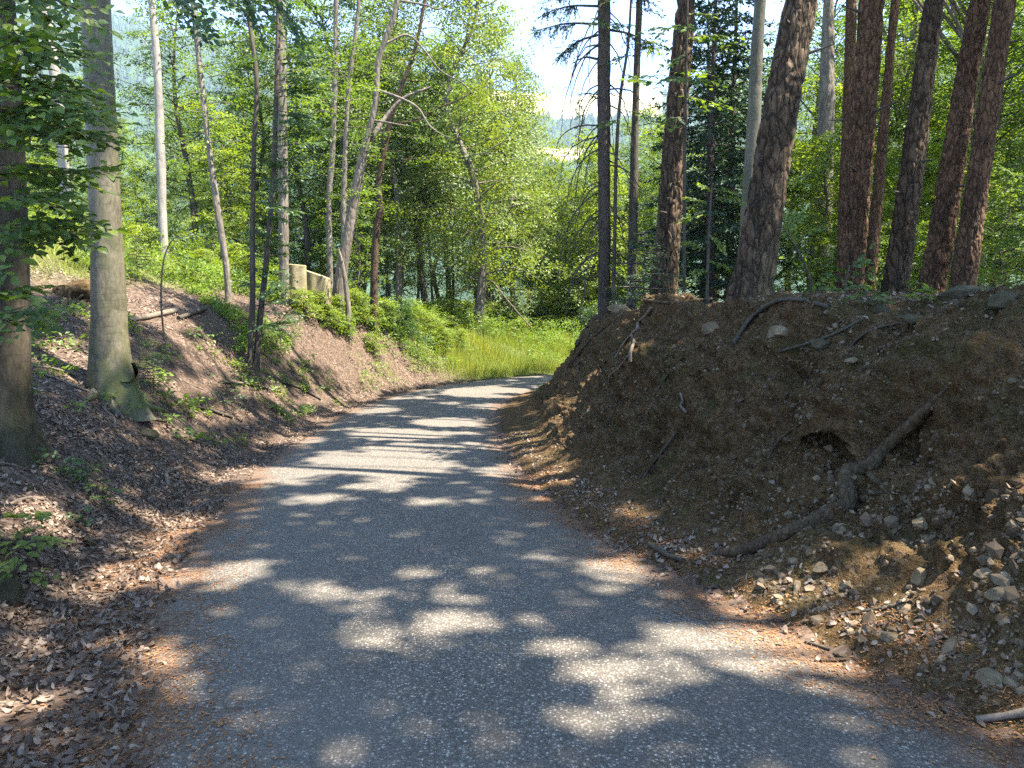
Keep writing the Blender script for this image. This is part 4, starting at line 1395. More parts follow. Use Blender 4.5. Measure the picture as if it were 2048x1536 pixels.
for px, y, top, k in [(1060, 52, 300, 'beech_b'), (1180, 56, 300, 'beech_a'), (1230, 50, 280, 'beech_b'), (1100, 46, 420, 'lime_a'), (1160, 47, 410, 'sap_c'), (1210, 46, 400, 'lime_a'), (1260, 48, 330, 'beech_b'), (1320, 50, 240, 'beech_a'), (1130, 52, 480, 'bush_b'), (1070, 48, 460, 'sap_c'), (1190, 43, 470, 'sap_a'), (1240, 43, 430, 'lime_a'), (1110, 50, 370, 'oak_b'), (1150, 46, 330, 'beech_b'), (1200, 44, 300, 'oak_b'), (1240, 40, 230, 'beech_b'), (1290, 46, 215, 'beech_a'), (1330, 38, 240, 'lime_a'), (1210, 34, 350, 'lime_a'), (1260, 30, 330, 'lime_a'), (1310, 28, 360, 'sap_c'),
                      (1140, 38, 430, 'sap_c'), (1110, 40, 450, 'sap_a'), (1185, 33, 430, 'sap_c'), (1240, 26, 430, 'sap_c'), (1290, 24, 440, 'sap_a'), (1170, 42, 400, 'lime_a'), (1220, 52, 330, 'spruce_b'), (1340, 30, 290, 'beech_b')]:
    c = 's' if 'spruce' in k else 'l' if k in ('lime_a', 'sap_c', 'sap_a', 'bush_b') else 'b'
    bg(k, px, y, top, {'s': 'spruce_tree', 'l': 'young_tree', 'b': 'broadleaf_tree'}[c],
       {'s': 'dark spruce low in the gap below the far hill', 'l': 'light green young tree beyond the left end of the bank', 'b': 'bushy leafy tree below the open sky beyond the bank'}[c], 'tree',
       {'s': 'spruces below the sky gap', 'l': 'young trees beyond the bank end', 'b': 'leafy trees below the open sky'}[c])
for px, y, top, k in [(1420, 15, -250, 'spruce_b'), (1570, 27, -60, 'beech_b'), (1780, 21, 120, 'lime_a'), (1640, 22, 140, 'lime_a'), (1310, 24, -40, 'slim_a'), (1400, 19, -40, 'spruce_b'), (1455, 17, -160, 'spruce_a'), (1380, 30, 60, 'beech_b'), (1430, 34, 140, 'beech_a'), (1480, 26, -80, 'beech_b'), (1540, 30, 40, 'beech_a'), (1600, 24, -150, 'beech_b'), (1640, 34, -60, 'beech_c'), (1700, 26, -100, 'beech_a'),
                      (1760, 32, -20, 'beech_b'), (1800, 22, -160, 'beech_b'), (1850, 30, -80, 'beech_a'), (1900, 24, -40, 'beech_b'), (1960, 20, -160, 'beech_a'), (2010, 26, -160, 'beech_c'), (2080, 18, -200, 'beech_b'), (2140, 22, -200, 'beech_a'), (1420, 42, 60, 'beech_c'),
                      (1580, 44, 40, 'beech_c'), (1720, 46, 0, 'beech_c'), (1880, 44, -60, 'beech_c'), (2020, 40, -100, 'beech_c'), (1560, 18, 260, 'lime_a'), (1660, 16, 240, 'lime_a'), (1760, 17, 300, 'lime_a'), (1860, 16, 260, 'lime_a'), (1990, 14, 330, 'sap_c'), (2060, 13, 300, 'sap_c'),
                      (1480, 15, 400, 'sap_a'), (1590, 14, 420, 'sap_c'), (1740, 14, 400, 'sap_a'), (1830, 13.5, 440, 'sap_c'), (1400, 18, 400, 'sap_c'), (1350, 20, 420, 'sap_a'), (1900, 13, 430, 'sap_a'), (1680, 20, 330, 'spruce_b'), (1930, 28, 60, 'spruce_a'), (1530, 36, 20, 'spruce_a'), (1320, 17, 470, 'sap_a'), (2040, 11.5, 440, 'sap_c')]:
    c = 's' if 'spruce' in k else 'l' if k in ('lime_a', 'sap_c', 'sap_a') else 'b'
    bg(k, px, y, top, {'s': 'spruce_tree', 'l': 'young_tree', 'b': 'beech_tree'}[c],
       {'s': 'dark drooping spruce behind the pines on the bank', 'l': 'green young tree in the understorey behind the pines', 'b': 'leafy beech filling the wood behind the pines on the bank'}[c], 'tree',
       {'s': 'spruces behind the pines', 'l': 'young trees behind the pines', 'b': 'beeches behind the pines'}[c])
# bushes
for px, py, k in [(800, 680, 'bush_b')]:
    put(k, 'bush', 'dark glossy bush at the end of the leafy bank before the bend', 'bush', None, hit(px, py)[0] - np.array([0, 0, .05]), 1.0, (1.0, 1.0, .95))
for px, y, k, s in [(875, 28.5, 'bush_a', .55), (905, 30, 'bush_a', .7), (940, 31, 'bush_a', .6), (975, 32.5, 'bush_a', .75), (1010, 34, 'bush_a', .6), (1045, 35, 'bush_a', .8), (1085, 36, 'bush_a', .7), (1110, 36.5, 'bush_a', .9), (1135, 37, 'bush_a', 1.1), (930, 33.5, 'bush_a', 1.2), (1020, 37.5, 'bush_a', 1.4), (960, 35, 'bush_a', 1.2), (1070, 38, 'bush_a', 1.3), (1100, 39, 'bush_a', 1.5), (885, 31, 'bush_a', 1.1), (990, 36, 'bush_a', .8), (1040, 38, 'bush_a', .9),
                    (900, 32, 'bush_a', 1.2), (1000, 37, 'bush_a', 1.3), (1080, 38, 'bush_a', 1.2), (1120, 39, 'bush_a', 1.2), (1060, 41, 'bush_a', 1.3), (850, 30, 'bush_a', .9)]:
    x = (px - 1024) / FPX * y
    put(k, 'bush', 'bright green weedy bush along the outer verge of the bend', 'bush', 'bushes along the verge of the bend', (x, y, Hp(x, y) - .05), None, s * 1.0)
for px, y, s in [(890, 30, .7), (965, 33, .85), (1040, 36, 1.0), (1120, 38, 1.2), (920, 33, .8), (1000, 36, 1.0)]:
    x = (px - 1024) / FPX * y
    put('bush_b', 'bush', 'darker green weed clump standing in the bright verge grass', 'bush', 'dark clumps in the verge grass', (x, y, Hp(x, y) - .05), None, s)
for px, py, s in [(640, 636, .6), (675, 645, .6), (700, 640, .7), (735, 650, .75), (765, 655, .7), (830, 668, .7), (860, 685, .7), (745, 705, .45), (880, 700, .6), (608, 632, .55), (655, 655, .5), (910, 700, .6), (690, 670, .45)]:
    put('bush_a', 'bush', 'bright leafy weed clump along the crest of the leafy bank', 'bush', 'weed clumps on the crest of the left bank', hit(px, py)[0] - np.array([0, 0, .05]), None, s)
for px, y, s in [(1165, 37, 1.5), (1190, 35, 1.3), (1145, 38, 1.1)]:
    x = (px - 1024) / FPX * y
    put('bush_b', 'bush', 'rounded mid-green bush just past the left end of the earth bank', 'bush', 'bushes past the bank end', (x, y, Hp(x, y) - .05), None, s)
for px, y, s in [(300, 24, .8), (360, 27, .9), (250, 27, 1.), (420, 22, .6), (510, 22, .8), (90, 20, .7), (150, 23, .8), (560, 21, .7), (280, 30, 1.2), (390, 31, 1.2), (200, 29, 1.1), (470, 26, 1.0)]:
    x = (px - 1024) / FPX * y
    put('bush_a', 'bush', 'low sunlit green bush scattered on the grassy slope', 'bush', 'bushes on the grassy slope', (x, y, Hp(x, y) - .05), None, s)
# fir seedlings on the slope
for px, py, lb, s in [(308, 790, 'feathery little fir seedling right of the mossy beech root', .42), (295, 745, 'small dark fir seedling just above the feathery one by the beech', .36), (275, 555, 'fir seedling poking out behind the stout beech on the slope', .7), (600, 590, 'fir twig seedling in front of the pale tree stump', .5)]:
    q, nn, _ = hit(px, py)
    put('seedling', 'fir_seedling', lb, 'seedling', None, q - np.array([0, 0, .03]), None, s)

# ------------------------------------------------------------------ unseen trees added to shade the lane, crown gaps cut for its light patches
LIT = [(450, 1148, 100, 22), (640, 1190, 72, 28), (745, 1196, 42, 14), (838, 1140, 38, 14), (925, 1246, 75, 28), (790, 1300, 90, 22), (720, 1275, 60, 16), (1145, 1303, 46, 26), (1265, 1345, 80, 38), (1165, 1200, 40, 12), (1080, 1115, 32, 8), (1230, 1142, 85, 30),
       (1440, 1288, 150, 34), (1330, 1275, 60, 20), (1600, 1335, 130, 30), (340, 1335, 85, 38), (500, 1440, 70, 34), (1180, 1430, 80, 34), (960, 1150, 40, 10), (930, 1195, 50, 10), (600, 942, 110, 9), (680, 918, 60, 7), (800, 935, 115, 20), (830, 900, 110, 9), (760, 972, 60, 8),
       (640, 1000, 60, 8), (800, 870, 100, 8), (900, 845, 70, 6), (740, 818, 60, 6), (980, 785, 90, 7), (1020, 815, 90, 6), (1000, 940, 45, 7), (970, 890, 50, 6), (560, 962, 60, 8), (860, 1006, 50, 6), (300, 1090, 60, 18), (260, 1150, 75, 28), (60, 1030, 65, 32), (130, 1060, 60, 14),
       (250, 1310, 55, 22), (60, 1300, 60, 14), (60, 1480, 80, 40), (400, 690, 40, 10), (450, 722, 60, 16), (385, 770, 60, 18), (440, 832, 60, 12), (620, 690, 60, 16), (690, 655, 60, 22), (330, 850, 40, 8), (520, 780, 50, 10), (570, 880, 70, 9), (480, 950, 70, 9), (640, 800, 60, 9),
       (470, 735, 30, 12), (350, 655, 40, 8), (590, 640, 60, 14), (120, 690, 50, 10), (150, 720, 40, 14), (330, 760, 40, 10), (700, 720, 70, 12), (760, 690, 60, 14), (1790, 1130, 130, 85), (1690, 1225, 250, 56), (1970, 1180, 130, 90), (1880, 1110, 90, 60), (1845, 1030, 45, 60), (1500, 1195, 90, 18), (1120, 850, 26, 50),
       (1075, 900, 40, 26), (1190, 850, 40, 20), (1180, 790, 16, 36), (1210, 640, 60, 18), (1330, 600, 70, 14), (1255, 690, 20, 30), (1130, 945, 30, 12), (1270, 1030, 40, 10), (1430, 600, 50, 8), (1100, 960, 30, 16), (1340, 650, 40, 10)]
LIT = np.array(LIT, float)
HOSTS = np.array([(10, -5), (14, -2), (11, 2), (15.5, 3.0), (12.5, 6), (17, 7.5), (13.5, 10), (17.5, 12.5), (13.2, 15.2), (19, 18), (12.2, 19.8), (17, 23), (13.5, 25.5)])
r = np.random.default_rng(77)
NS = 175000
hx = r.uniform(-10.5, 9.5, NS)
hy = r.uniform(-3, 28, NS)
hz = H(hx, hy, False)
px_, py_, dd_ = proj(np.stack([hx, hy, hz], 1))
lit = np.zeros(NS, bool)
infr = dd_ > .8
for cx, cy_, rx, ry in LIT:
    lit |= infr & ((((px_ - cx) / (rx * 1.1 + 5)) ** 2 + ((py_ - cy_) / (ry * 1.15 + 3)) ** 2) < 1)
P0 = np.stack([hx, hy, 0 * hx], 1)
dl, sl_ = lateral(hx, hy)
nz = fbm(P0 * np.array([.8, 1.5, 1]), 3, 61)
nz2 = fbm(P0 * np.array([1.3, 2.1, 1]), 3, 63)
lit |= (dl < -HW) & (nz > .34)
lit |= (hy > 10.5) & (nz2 - .16 * (dl < -HW) > np.interp(hy, [10.5, 14, 17, 20], [.33, .29, .24, .22]))
lit |= (hy > 12) & (dl < -HW - 3.0)
lit |= (dl < -HW) & (-dl > 5.5) & (nz > .05)
lit |= (np.abs(dl) > HW + .5) & (r.uniform(0, 1, NS) < np.clip((hy - 16) / 4, 0, 1))
lit |= (sl_ > 30)
keep = ~lit
hx, hy, hz = hx[keep], hy[keep], hz[keep]
hmin = np.maximum(np.maximum(12.5, 1.55 + .47 * hy + .6), (4.5 - hx) / (math.cos(SUN_EL) / math.sin(SUN_EL)))
hh = hmin + r.uniform(0, 1, len(hx)) ** 1.3 * 5.5
Q = np.stack([hx, hy, hz], 1) + SUN[None] * (hh / SUN[2])[:, None]
# where each leaf's shadow truly lands, so that the openings stay open on the bank as well
ok = np.ones(len(Q), bool)
mS = Vector(-SUN)
for i, q in enumerate(Q):
    loc = BVH.ray_cast(Vector(q), mS)[0]
    if loc is not None:
        a_, b_, c_ = proj(np.array(loc))
        if c_ > .8 and ((((a_ - LIT[:, 0]) / (LIT[:, 2] * 1.1 + 5)) ** 2 + ((b_ - LIT[:, 1]) / (LIT[:, 3] * 1.15 + 3)) ** 2) < 1).any():
            ok[i] = False
# and the light on a few trunks
for key, z0_, z1_, rr_ in (('main', 1.25, 3.1, .32), (35, 4.3, 6.5, .25), (35, 2.7, 3.4, .2), (34, 1.5, 7, .3), (37, 2.2, 3.0, .22), (37, 3.4, 3.7, .2), (41, 1.9, 2.9, .2), (33, 1.9, 3.4, .22), (40, 3.0, 3.8, .2), ('edge', .7, 1.5, .14)):
    pth = TREES[key][1]
    for z_ in np.arange(z0_, z1_, .12):
        A = np.array([np.interp(z_, pth[:, 2], pth[:, 0]) + .08, np.interp(z_, pth[:, 2], pth[:, 1]), z_])
        q = Q - A
        along = q @ SUN
        ok &= ~((along > 0) & (np.linalg.norm(q - along[:, None] * SUN, axis=1) < rr_))
Q = Q[ok]
own = ((Q[:, None, :2] - HOSTS[None]) ** 2).sum(-1).argmin(1)
for i, (tx, ty) in enumerate(HOSTS):
    b = drop(tx, ty)[0]
    q = Q[own == i]
    if len(q) < 20:
        continue
    root = empty('oak_tree', b, 'unseen tree added right of the bank, its crown shaped to dapple the lane', 'tree', 'unseen trees added to shade the lane from the right')
    T = MB()
    zt = q[:, 2].mean() - 1.5
    ax = np.array([[b[0], b[1], b[2] - .3], [b[0] + .1, b[1], b[2] + 4], [b[0] - .1, b[1] + .1, b[2] + 9], [b[0], b[1], zt]])
    trunk_geo(T, ax, [.26, .2, .15, .06], 12, 40, 'plain', 70 + i, .5)
    for c in q[r.integers(0, len(q), 10)]:
        s0 = ax[2] + (ax[1] - ax[2]) * r.uniform(-.4, .6)
        pth = smooth_path([s0, (s0 + c) / 2 + np.array([0, 0, .6]), c], 8)
        V, F_, _ = tube(pth, np.linspace(.05, .008, 8), 5)
        T.add(V, F_)
    T.build('trunk', M['grey_bark'], root, b)
    Lf = MB()
    n = len(q)
    rhombi(Lf, q + r.normal(0, .04, (n, 3)), r.normal(0, 1, (n, 3)) * np.array([1, 1, .4]), np.array([0, 0, 1.0]) + r.normal(0, .5, (n, 3)) + SUN * .4, r.uniform(.17, .27, n), r.uniform(.12, .18, n), r.uniform(0, 1, n))
    Lf.build('crown', M['beech_leaf'], root, b, False)


# ------------------------------------------------------------------ far hills
az = np.radians(np.linspace(-52, 52, 150))
rd = np.concatenate([np.linspace(380, 900, 26), np.linspace(920, 1450, 60), np.linspace(1480, 1900, 14)])
AZ, RD = np.meshgrid(az, rd, indexing='ij')
pxs = 1024 + FPX * np.tan(AZ)
rpy = np.interp(pxs, [-400, 0, 250, 450, 700, 1000, 1130, 1250, 1500, 2048, 2500], [90, 105, 122, 150, 150, 195, 206, 200, 190, 180, 150])
P0 = np.stack([AZ.ravel() * 9, RD.ravel() / 160, 0 * AZ.ravel()], 1)
ridge = 1450 * (639 - rpy) / FPX + 25 * fbm(np.stack([AZ.ravel() * 14, 0 * AZ.ravel(), 0 * AZ.ravel()], 1), 3, 81).reshape(AZ.shape)
fr = np.clip((RD - 430) / 1020, 0, 1)
HZ = -85 + (ridge + 85) * (.7 * fr + .3 * sstep(fr)) + 16 * fbm(P0, 3, 83).reshape(AZ.shape) * fr * (1 - fr) * 3 - np.clip((RD - 1450) / 400, 0, 1) * 60
field = ((fr > .77) & (np.abs(pxs - 1130) < 190)) | ((fr > .56) & (fr < .62) & (np.abs(pxs - 1112) < 50))
HV = np.stack([RD.ravel() * np.sin(AZ.ravel()), RD.ravel() * np.cos(AZ.ravel()), HZ.ravel()], 1)
a, b = AZ.shape
ii, jj = np.meshgrid(np.arange(a - 1), np.arange(b - 1), indexing='ij')
F = np.stack([ii * b + jj, (ii + 1) * b + jj, (ii + 1) * b + jj + 1, ii * b + jj + 1], -1).reshape(-1, 4)
mb = MB()
mb.add(HV, F)
m, nt, out = mat('hill_cover')
g = NT(nt)
fa = g.attr('field')
n1 = g.noise(g.coord(), .02, 4, .6)
c1 = g.ramp(n1, [(.35, (.022, .045, .02)), (.65, (.045, .075, .03))])
c2 = g.ramp(n1, [(.3, (.22, .23, .10)), (.6, (.40, .34, .19))])
g.l(g.princ(g.mix(fa, c1, c2), .95, None, .1), out.inputs['Surface'])
tag(mb.build('hills', m, attrs={'field': field.ravel().astype(float)}), 'hazy wooded hills with pale fields across the valley', kind='structure')
r = np.random.default_rng(91)
nT = 12000
k = r.integers(0, len(HV), nT * 3)
k = k[(~field.ravel()[k]) & (fr.ravel()[k] > .3) & (RD.ravel()[k] < 1460)][:nT]
B = HV[k] + r.normal(0, 7, (len(k), 3)) * np.array([1, 1, 0])
hgt = r.uniform(8, 14, len(k))
ang = np.linspace(0, 2 * np.pi, 6, endpoint=False)
ring = np.stack([np.cos(ang), np.sin(ang), 0 * ang], 1)
V = np.concatenate([B[:, None] + ring[None] * (hgt * .2)[:, None, None], (B + np.array([0, 0, 1.0]) * hgt[:, None])[:, None]], 1)
F3 = np.array([[i, (i + 1) % 6, 6] for i in range(6)])
mb = MB()
mb.add(V.reshape(-1, 3), (F3[None] + np.arange(len(k))[:, None, None] * 7).reshape(-1, 3), np.repeat(r.uniform(0, 1, len(k)), 7))
tag(mb.build('distant_forest', M['needle'], smooth=False), 'blue-green conifer wood covering the far hills', kind='stuff')

# ------------------------------------------------------------------ ground cover
r = np.random.default_rng(41)


def normals_at(x, y, e=.06):
    z0, zx, zy = H(x, y), H(x + e, y), H(x, y + e)
    return z0, unit(np.stack([-(zx - z0) / e, -(zy - z0) / e, np.ones_like(z0)], 1))


def band(n, s0, s1, e0, e1, side):
    s = r.uniform(s0, s1, n)
    e = r.uniform(e0, e1, n)
    ci = np.interp(s, CS, np.arange(len(CS)))
    c = np.stack([np.interp(ci, np.arange(len(CS)), CL[:, k]) for k in (0, 1)], 1)
    nn = unit(np.stack([np.interp(ci, np.arange(len(CS)), CN[:, k]) for k in (0, 1)], 1))
    p = c + nn * ((HW + e) * side)[:, None]
    return p[:, 0], p[:, 1], s, e


def lay(x, y, tilt):
    z, n = normals_at(x, y)
    N = unit(n + r.normal(0, tilt, (len(x), 3)))
    D = unit(np.cross(N, r.normal(0, 1, (len(x), 3))))
    return np.stack([x, y, z], 1), D, N


LIT_ = MB()
for n, s0, s1, e0, e1, big in [(34000, .8, 5.5, -.12, 2.6, 1), (24000, 5.5, 9, -.05, 4.2, 1), (26000, 8.5, 14.5, -.05, 5.0, 0), (14000, 13, 20, 0, 5.5, 0), (6000, 4, 14, 4, 10, 0), (14000, 18, 26, 0, 3.2, 0)]:
    x, y, s, e = band(n, s0, s1, e0, e1, -1)
    w_ = fbm(np.stack([x, y, 0 * x], 1) * 1.3, 3, 71)
    ok = (r.uniform(0, 1, n) < np.clip(.62 + w_ * 1.1, .12, 1)) & (r.uniform(0, 1, n) < np.clip((e + .15) / .45, .12, 1)) & (r.uniform(0, 1, n) > .9 * grassy(x, y, -(e + HW), s))
    x, y = x[ok], y[ok]
    z_, n_ = normals_at(x, y)
    kp = (n_[:, 2] > .76) | (r.uniform(0, 1, len(x)) < .18)
    x, y = x[kp], y[kp]
    P, D, N = lay(x, y, .5)
    P = P + N * .012
    m_ = len(x)
    tone = np.clip(r.beta(1.6, 1.8, m_), 0, .9)
    tone = np.where(r.uniform(0, 1, m_) < .12, 1.0, tone)
    L = r.uniform(.03, .058, m_)
    if big:
        true_leaves(LIT_, P, D, N, L, L * r.uniform(.4, .7, m_), tone, r.uniform(-.9, .9, m_))
    else:
        rhombi(LIT_, P + N * .006, D, N, L * 1.15, L * .62, tone)
# leaves at the foot of the bank and up its face
n = 9000
x, y, s, e = band(n, .5, 13, -.2, 1.0, 1)
ok = r.uniform(0, 1, n) < np.where(e < .45, np.clip((e + .25) / .5, 0, 1), .10) * np.clip(.6 + fbm(np.stack([x, y, 0 * x], 1) * 2, 3, 73), .1, 1)
x, y = x[ok], y[ok]
pp = [drop(a, b) for a, b in zip(x, y)]
P = np.array([q[0] for q in pp])
N = unit(np.array([q[1] for q in pp]) + r.normal(0, .45, (len(x), 3)))
D = unit(np.cross(N, r.normal(0, 1, (len(x), 3))))
L = r.uniform(.025, .055, len(x))
true_leaves(LIT_, P + N * .01, D, N, L, L * r.uniform(.4, .65, len(x)), np.where(r.uniform(0, 1, len(x)) < .25, 1.0, np.clip(r.beta(1.6, 1.6, len(x)), 0, .95)), r.uniform(-.9, .9, len(x)))
# leaf litter on top of the bank
x, y, s, e = band(5000, 3, 18, 1.8, 5.5, 1)
pp = [drop(a, b) for a, b in zip(x, y)]
P = np.array([q[0] for q in pp])
N = unit(np.array([q[1] for q in pp]) + r.normal(0, .45, (len(x), 3)))
D = unit(np.cross(N, r.normal(0, 1, (len(x), 3))))
rhombi(LIT_, P + N * .012, D, N, .05, .03, np.where(r.uniform(0, 1, len(x)) < .2, 1.0, r.uniform(0, .8, len(x))))
tag(LIT_.build('leaf_litter', M['litter'], smooth=False), 'fallen brown beech leaves lying over the slopes and road edges', kind='stuff')

# needles and crumbs along both road edges
NL = MB()
for side, n, e0, e1 in ((-1, 60000, -.6, .55), (1, 50000, -.65, .4)):
    x, y, s, e = band(n, .6, 9, e0, e1, side)
    cl = fbm(np.stack([x, y, 0 * x], 1) * 3, 3, 75)
    ok = r.uniform(0, 1, n) < np.clip((e + .55) / .5, .03, 1) * np.clip(.55 + 1.3 * cl, .05, 1)
    x, y = x[ok], y[ok]
    m_ = len(x)
    z = np.array([drop(a, b)[0][2] for a, b in zip(x, y)])
    D = unit(r.normal(0, 1, (m_, 3)) * np.array([1, 1, .12]))
    small = r.uniform(0, 1, m_) < .25
    rhombi(NL, np.stack([x, y, z + .005], 1), D, np.tile([0, 0, 1.0], (m_, 1)), np.where(small, r.uniform(.012, .028, m_), r.uniform(.03, .065, m_)), np.where(small, r.uniform(.008, .016, m_), .0032), np.where(small, r.uniform(.6, 1, m_), r.uniform(0, .8, m_)))
tag(NL.build('needle_litter', M['needle_litter'], smooth=False), 'rusty pine needles and bark crumbs gathered along the lane edges', kind='stuff')

# grass on the slope and the verge
GR = MB()
cand = []
for n, s0, s1, e0, e1 in ((60000, 12, 24, .2, 17), (90000, 23, 36, .15, 10), (12000, 8, 16, 5, 16)):
    x, y, s, e = band(n, s0, s1, e0, e1, -1)
    ok = r.uniform(0, 1, n) < grassy(x, y, -(e + HW), s)
    cand.append(np.stack([x[ok], y[ok]], 1))
c = np.concatenate(cand)
x, y = c[:, 0], c[:, 1]
z = H(x, y)
m_ = len(x)
cl = fbm(np.stack([x, y, 0 * x], 1) * .9, 3, 77)
sg_ = lateral(x, y)[1]
hgt = np.clip((.20 + .28 * cl + r.uniform(-.05, .14, m_)) * np.where(sg_ > 22, 1.9, 1.0), .08, .95)
D = unit(np.stack([r.normal(0, .35, m_), r.normal(0, .35, m_), np.ones(m_)], 1))
rhombi(GR, np.stack([x, y, z - .01], 1), D, r.normal(0, 1, (m_, 3)) * np.array([1, 1, .1]), hgt, r.uniform(.008, .02, m_), np.clip(r.beta(2, 2, m_) + cl * .3, 0, 1))
tag(GR.build('grass', M['grass'], smooth=False), 'long sunlit grass on the slope and outer verge', kind='stuff')
# broad-leaved weeds
WD = MB()
cs, us, rs_ = [], [], []
for n, s0, s1, e0, e1 in ((1500, 15, 22, 1.8, 5), (5200, 22, 36, .8, 9), (900, 12, 24, 5, 16), (330, 9, 24, .5, 3.4), (90, 4, 9, 2, 5)):
    x, y, s, e = band(n, s0, s1, e0, e1, -1)
    ok = fbm(np.stack([x, y, 0 * x], 1) * .8, 2, 79) > -.05
    x, y = x[ok], y[ok]
    z = H(x, y)
    big = (s[ok] > 18) | (e[ok] > 4)
    for q in range(3):
        zz = z + np.where(s[ok] > 22, r.uniform(.1, .55, len(x)) * (1 + np.clip(e[ok] - 2.5, 0, 1.2)), np.where(big, r.uniform(.08, .6, len(x)), r.uniform(.04, .16, len(x))))
        cs.append(np.stack([x + r.normal(0, .06, len(x)), y + r.normal(0, .06, len(x)), zz], 1))
        us.append(unit(r.normal(0, 1, (len(x), 3)) * np.array([1, 1, .1])))
        rs_.append(np.where(big, .16, .10))
leaf_sprays(WD, np.concatenate(cs), np.concatenate(us), np.concatenate(rs_), 9, .075, .045, .25, .4, 12, .3)
tag(WD.build('weeds', M['weed'], smooth=False), 'nettles and broad-leaved weeds thick along the verge and slope', kind='stuff')
# undergrowth on the ground behind the bank and in the wood
UG = MB()
n = 9000
x = r.uniform(-26, 40, n)
y = r.uniform(10, 70, n)
d_, s_ = lateral(x, y)
ok = (((d_ > HW + 4.2)) | ((d_ < -HW - 8) & (y > 34))) & (fbm(np.stack([x, y, 0 * x], 1) * .25, 2, 82) > -.25)
x, y = x[ok], y[ok]
z = H(x, y)
P = np.stack([x, y, z + r.uniform(.1, .9, len(x))], 1)
leaf_sprays(UG, P, unit(r.normal(0, 1, (len(x), 3)) * np.array([1, 1, .1])), .5, 30, .10, .06, .25, .4, 13, .3)
tag(UG.build('undergrowth', M['beech_leaf'], smooth=False), 'leafy green undergrowth covering the floor of the wood', kind='stuff')

# ------------------------------------------------------------------ stones
import bmesh


def ico(sub):
    bm = bmesh.new()
    bmesh.ops.create_icosphere(bm, subdivisions=sub, radius=1)
    bm.verts.ensure_lookup_table()
    V = np.array([v.co[:] for v in bm.verts])
    F = np.array([[v.index for v in f.verts] for f in bm.faces])
    bm.free()
    return V, F


I1, I1F = ico(1)
I4, I4F = ico(5)
PB = MB()
vis = (BS.ravel() > .3) & (BS.ravel() < 16) & (BE.ravel() > .18) & (BE.ravel() < 2.5)
pool = np.where(vis)[0]
dist = np.linalg.norm(BP[pool] - CAM, axis=1)
cl = np.clip(.35 + 1.3 * fbm(BP[pool] * 1.6, 3, 87), .03, 1)
pr = cl / np.clip(dist, 3, 20) ** .3
k = r.choice(pool, 12000, False, pr / pr.sum())
sz = np.clip(r.lognormal(-4.95, .55, len(k)), .004, .034)
Vn = I1[None] * (1 + r.normal(0, .22, (len(k), 12, 1)))
Vn = Vn * r.uniform(.45, 1.15, (len(k), 1, 3))
q = unit(r.normal(0, 1, (len(k), 4)))
qw, qx, qy, qz = q.T
RM = np.stack([1 - 2 * (qy * qy + qz * qz), 2 * (qx * qy - qz * qw), 2 * (qx * qz + qy * qw), 2 * (qx * qy + qz * qw), 1 - 2 * (qx * qx + qz * qz), 2 * (qy * qz - qx * qw), 2 * (qx * qz - qy * qw), 2 * (qy * qz + qx * qw), 1 - 2 * (qx * qx + qy * qy)], 1).reshape(-1, 3, 3)
Vn = np.einsum('nij,nkj->nki', RM, Vn) * sz[:, None, None]
Vn = Vn + BP[k][:, None] + N3[k][:, None] * (sz * .25)[:, None, None]
PB.add(Vn.reshape(-1, 3), (I1F[None] + np.arange(len(k))[:, None, None] * 12).reshape(-1, 3), np.repeat(np.clip(r.beta(2, 2, len(k)), 0, 1), 12))
ru = (BS.ravel() > 1.2) & (BS.ravel() < 4.4) & (BE.ravel() > .15) & (BE.ravel() < 1.05) & (fbm(BP * 2.4, 2, 88) > -.12)
pl2 = np.where(ru)[0]
k = r.choice(pl2, 2100, False)
sz = np.clip(r.lognormal(-4.25, .55, len(k)), .006, .05)
Vn = I1[None] * (1 + r.normal(0, .24, (len(k), 12, 1))) * r.uniform(.4, 1.15, (len(k), 1, 3))
q = unit(r.normal(0, 1, (len(k), 4)))
qw, qx, qy, qz = q.T
RM = np.stack([1 - 2 * (qy * qy + qz * qz), 2 * (qx * qy - qz * qw), 2 * (qx * qz + qy * qw), 2 * (qx * qy + qz * qw), 1 - 2 * (qx * qx + qz * qz), 2 * (qy * qz - qx * qw), 2 * (qx * qz - qy * qw), 2 * (qy * qz + qx * qw), 1 - 2 * (qx * qx + qy * qy)], 1).reshape(-1, 3, 3)
Vn = np.einsum('nij,nkj->nki', RM, Vn) * sz[:, None, None] + BP[k][:, None] + N3[k][:, None] * (sz * -.05)[:, None, None]
PB.add(Vn.reshape(-1, 3), (I1F[None] + np.arange(len(k))[:, None, None] * 12).reshape(-1, 3), np.repeat(np.clip(r.beta(2, 2.2, len(k)) + .1, 0, 1), 12))
tag(PB.build('stone_rubble', M['pebble'], smooth=False), 'small pale stones and flakes sticking out of the earth bank', kind='stuff')


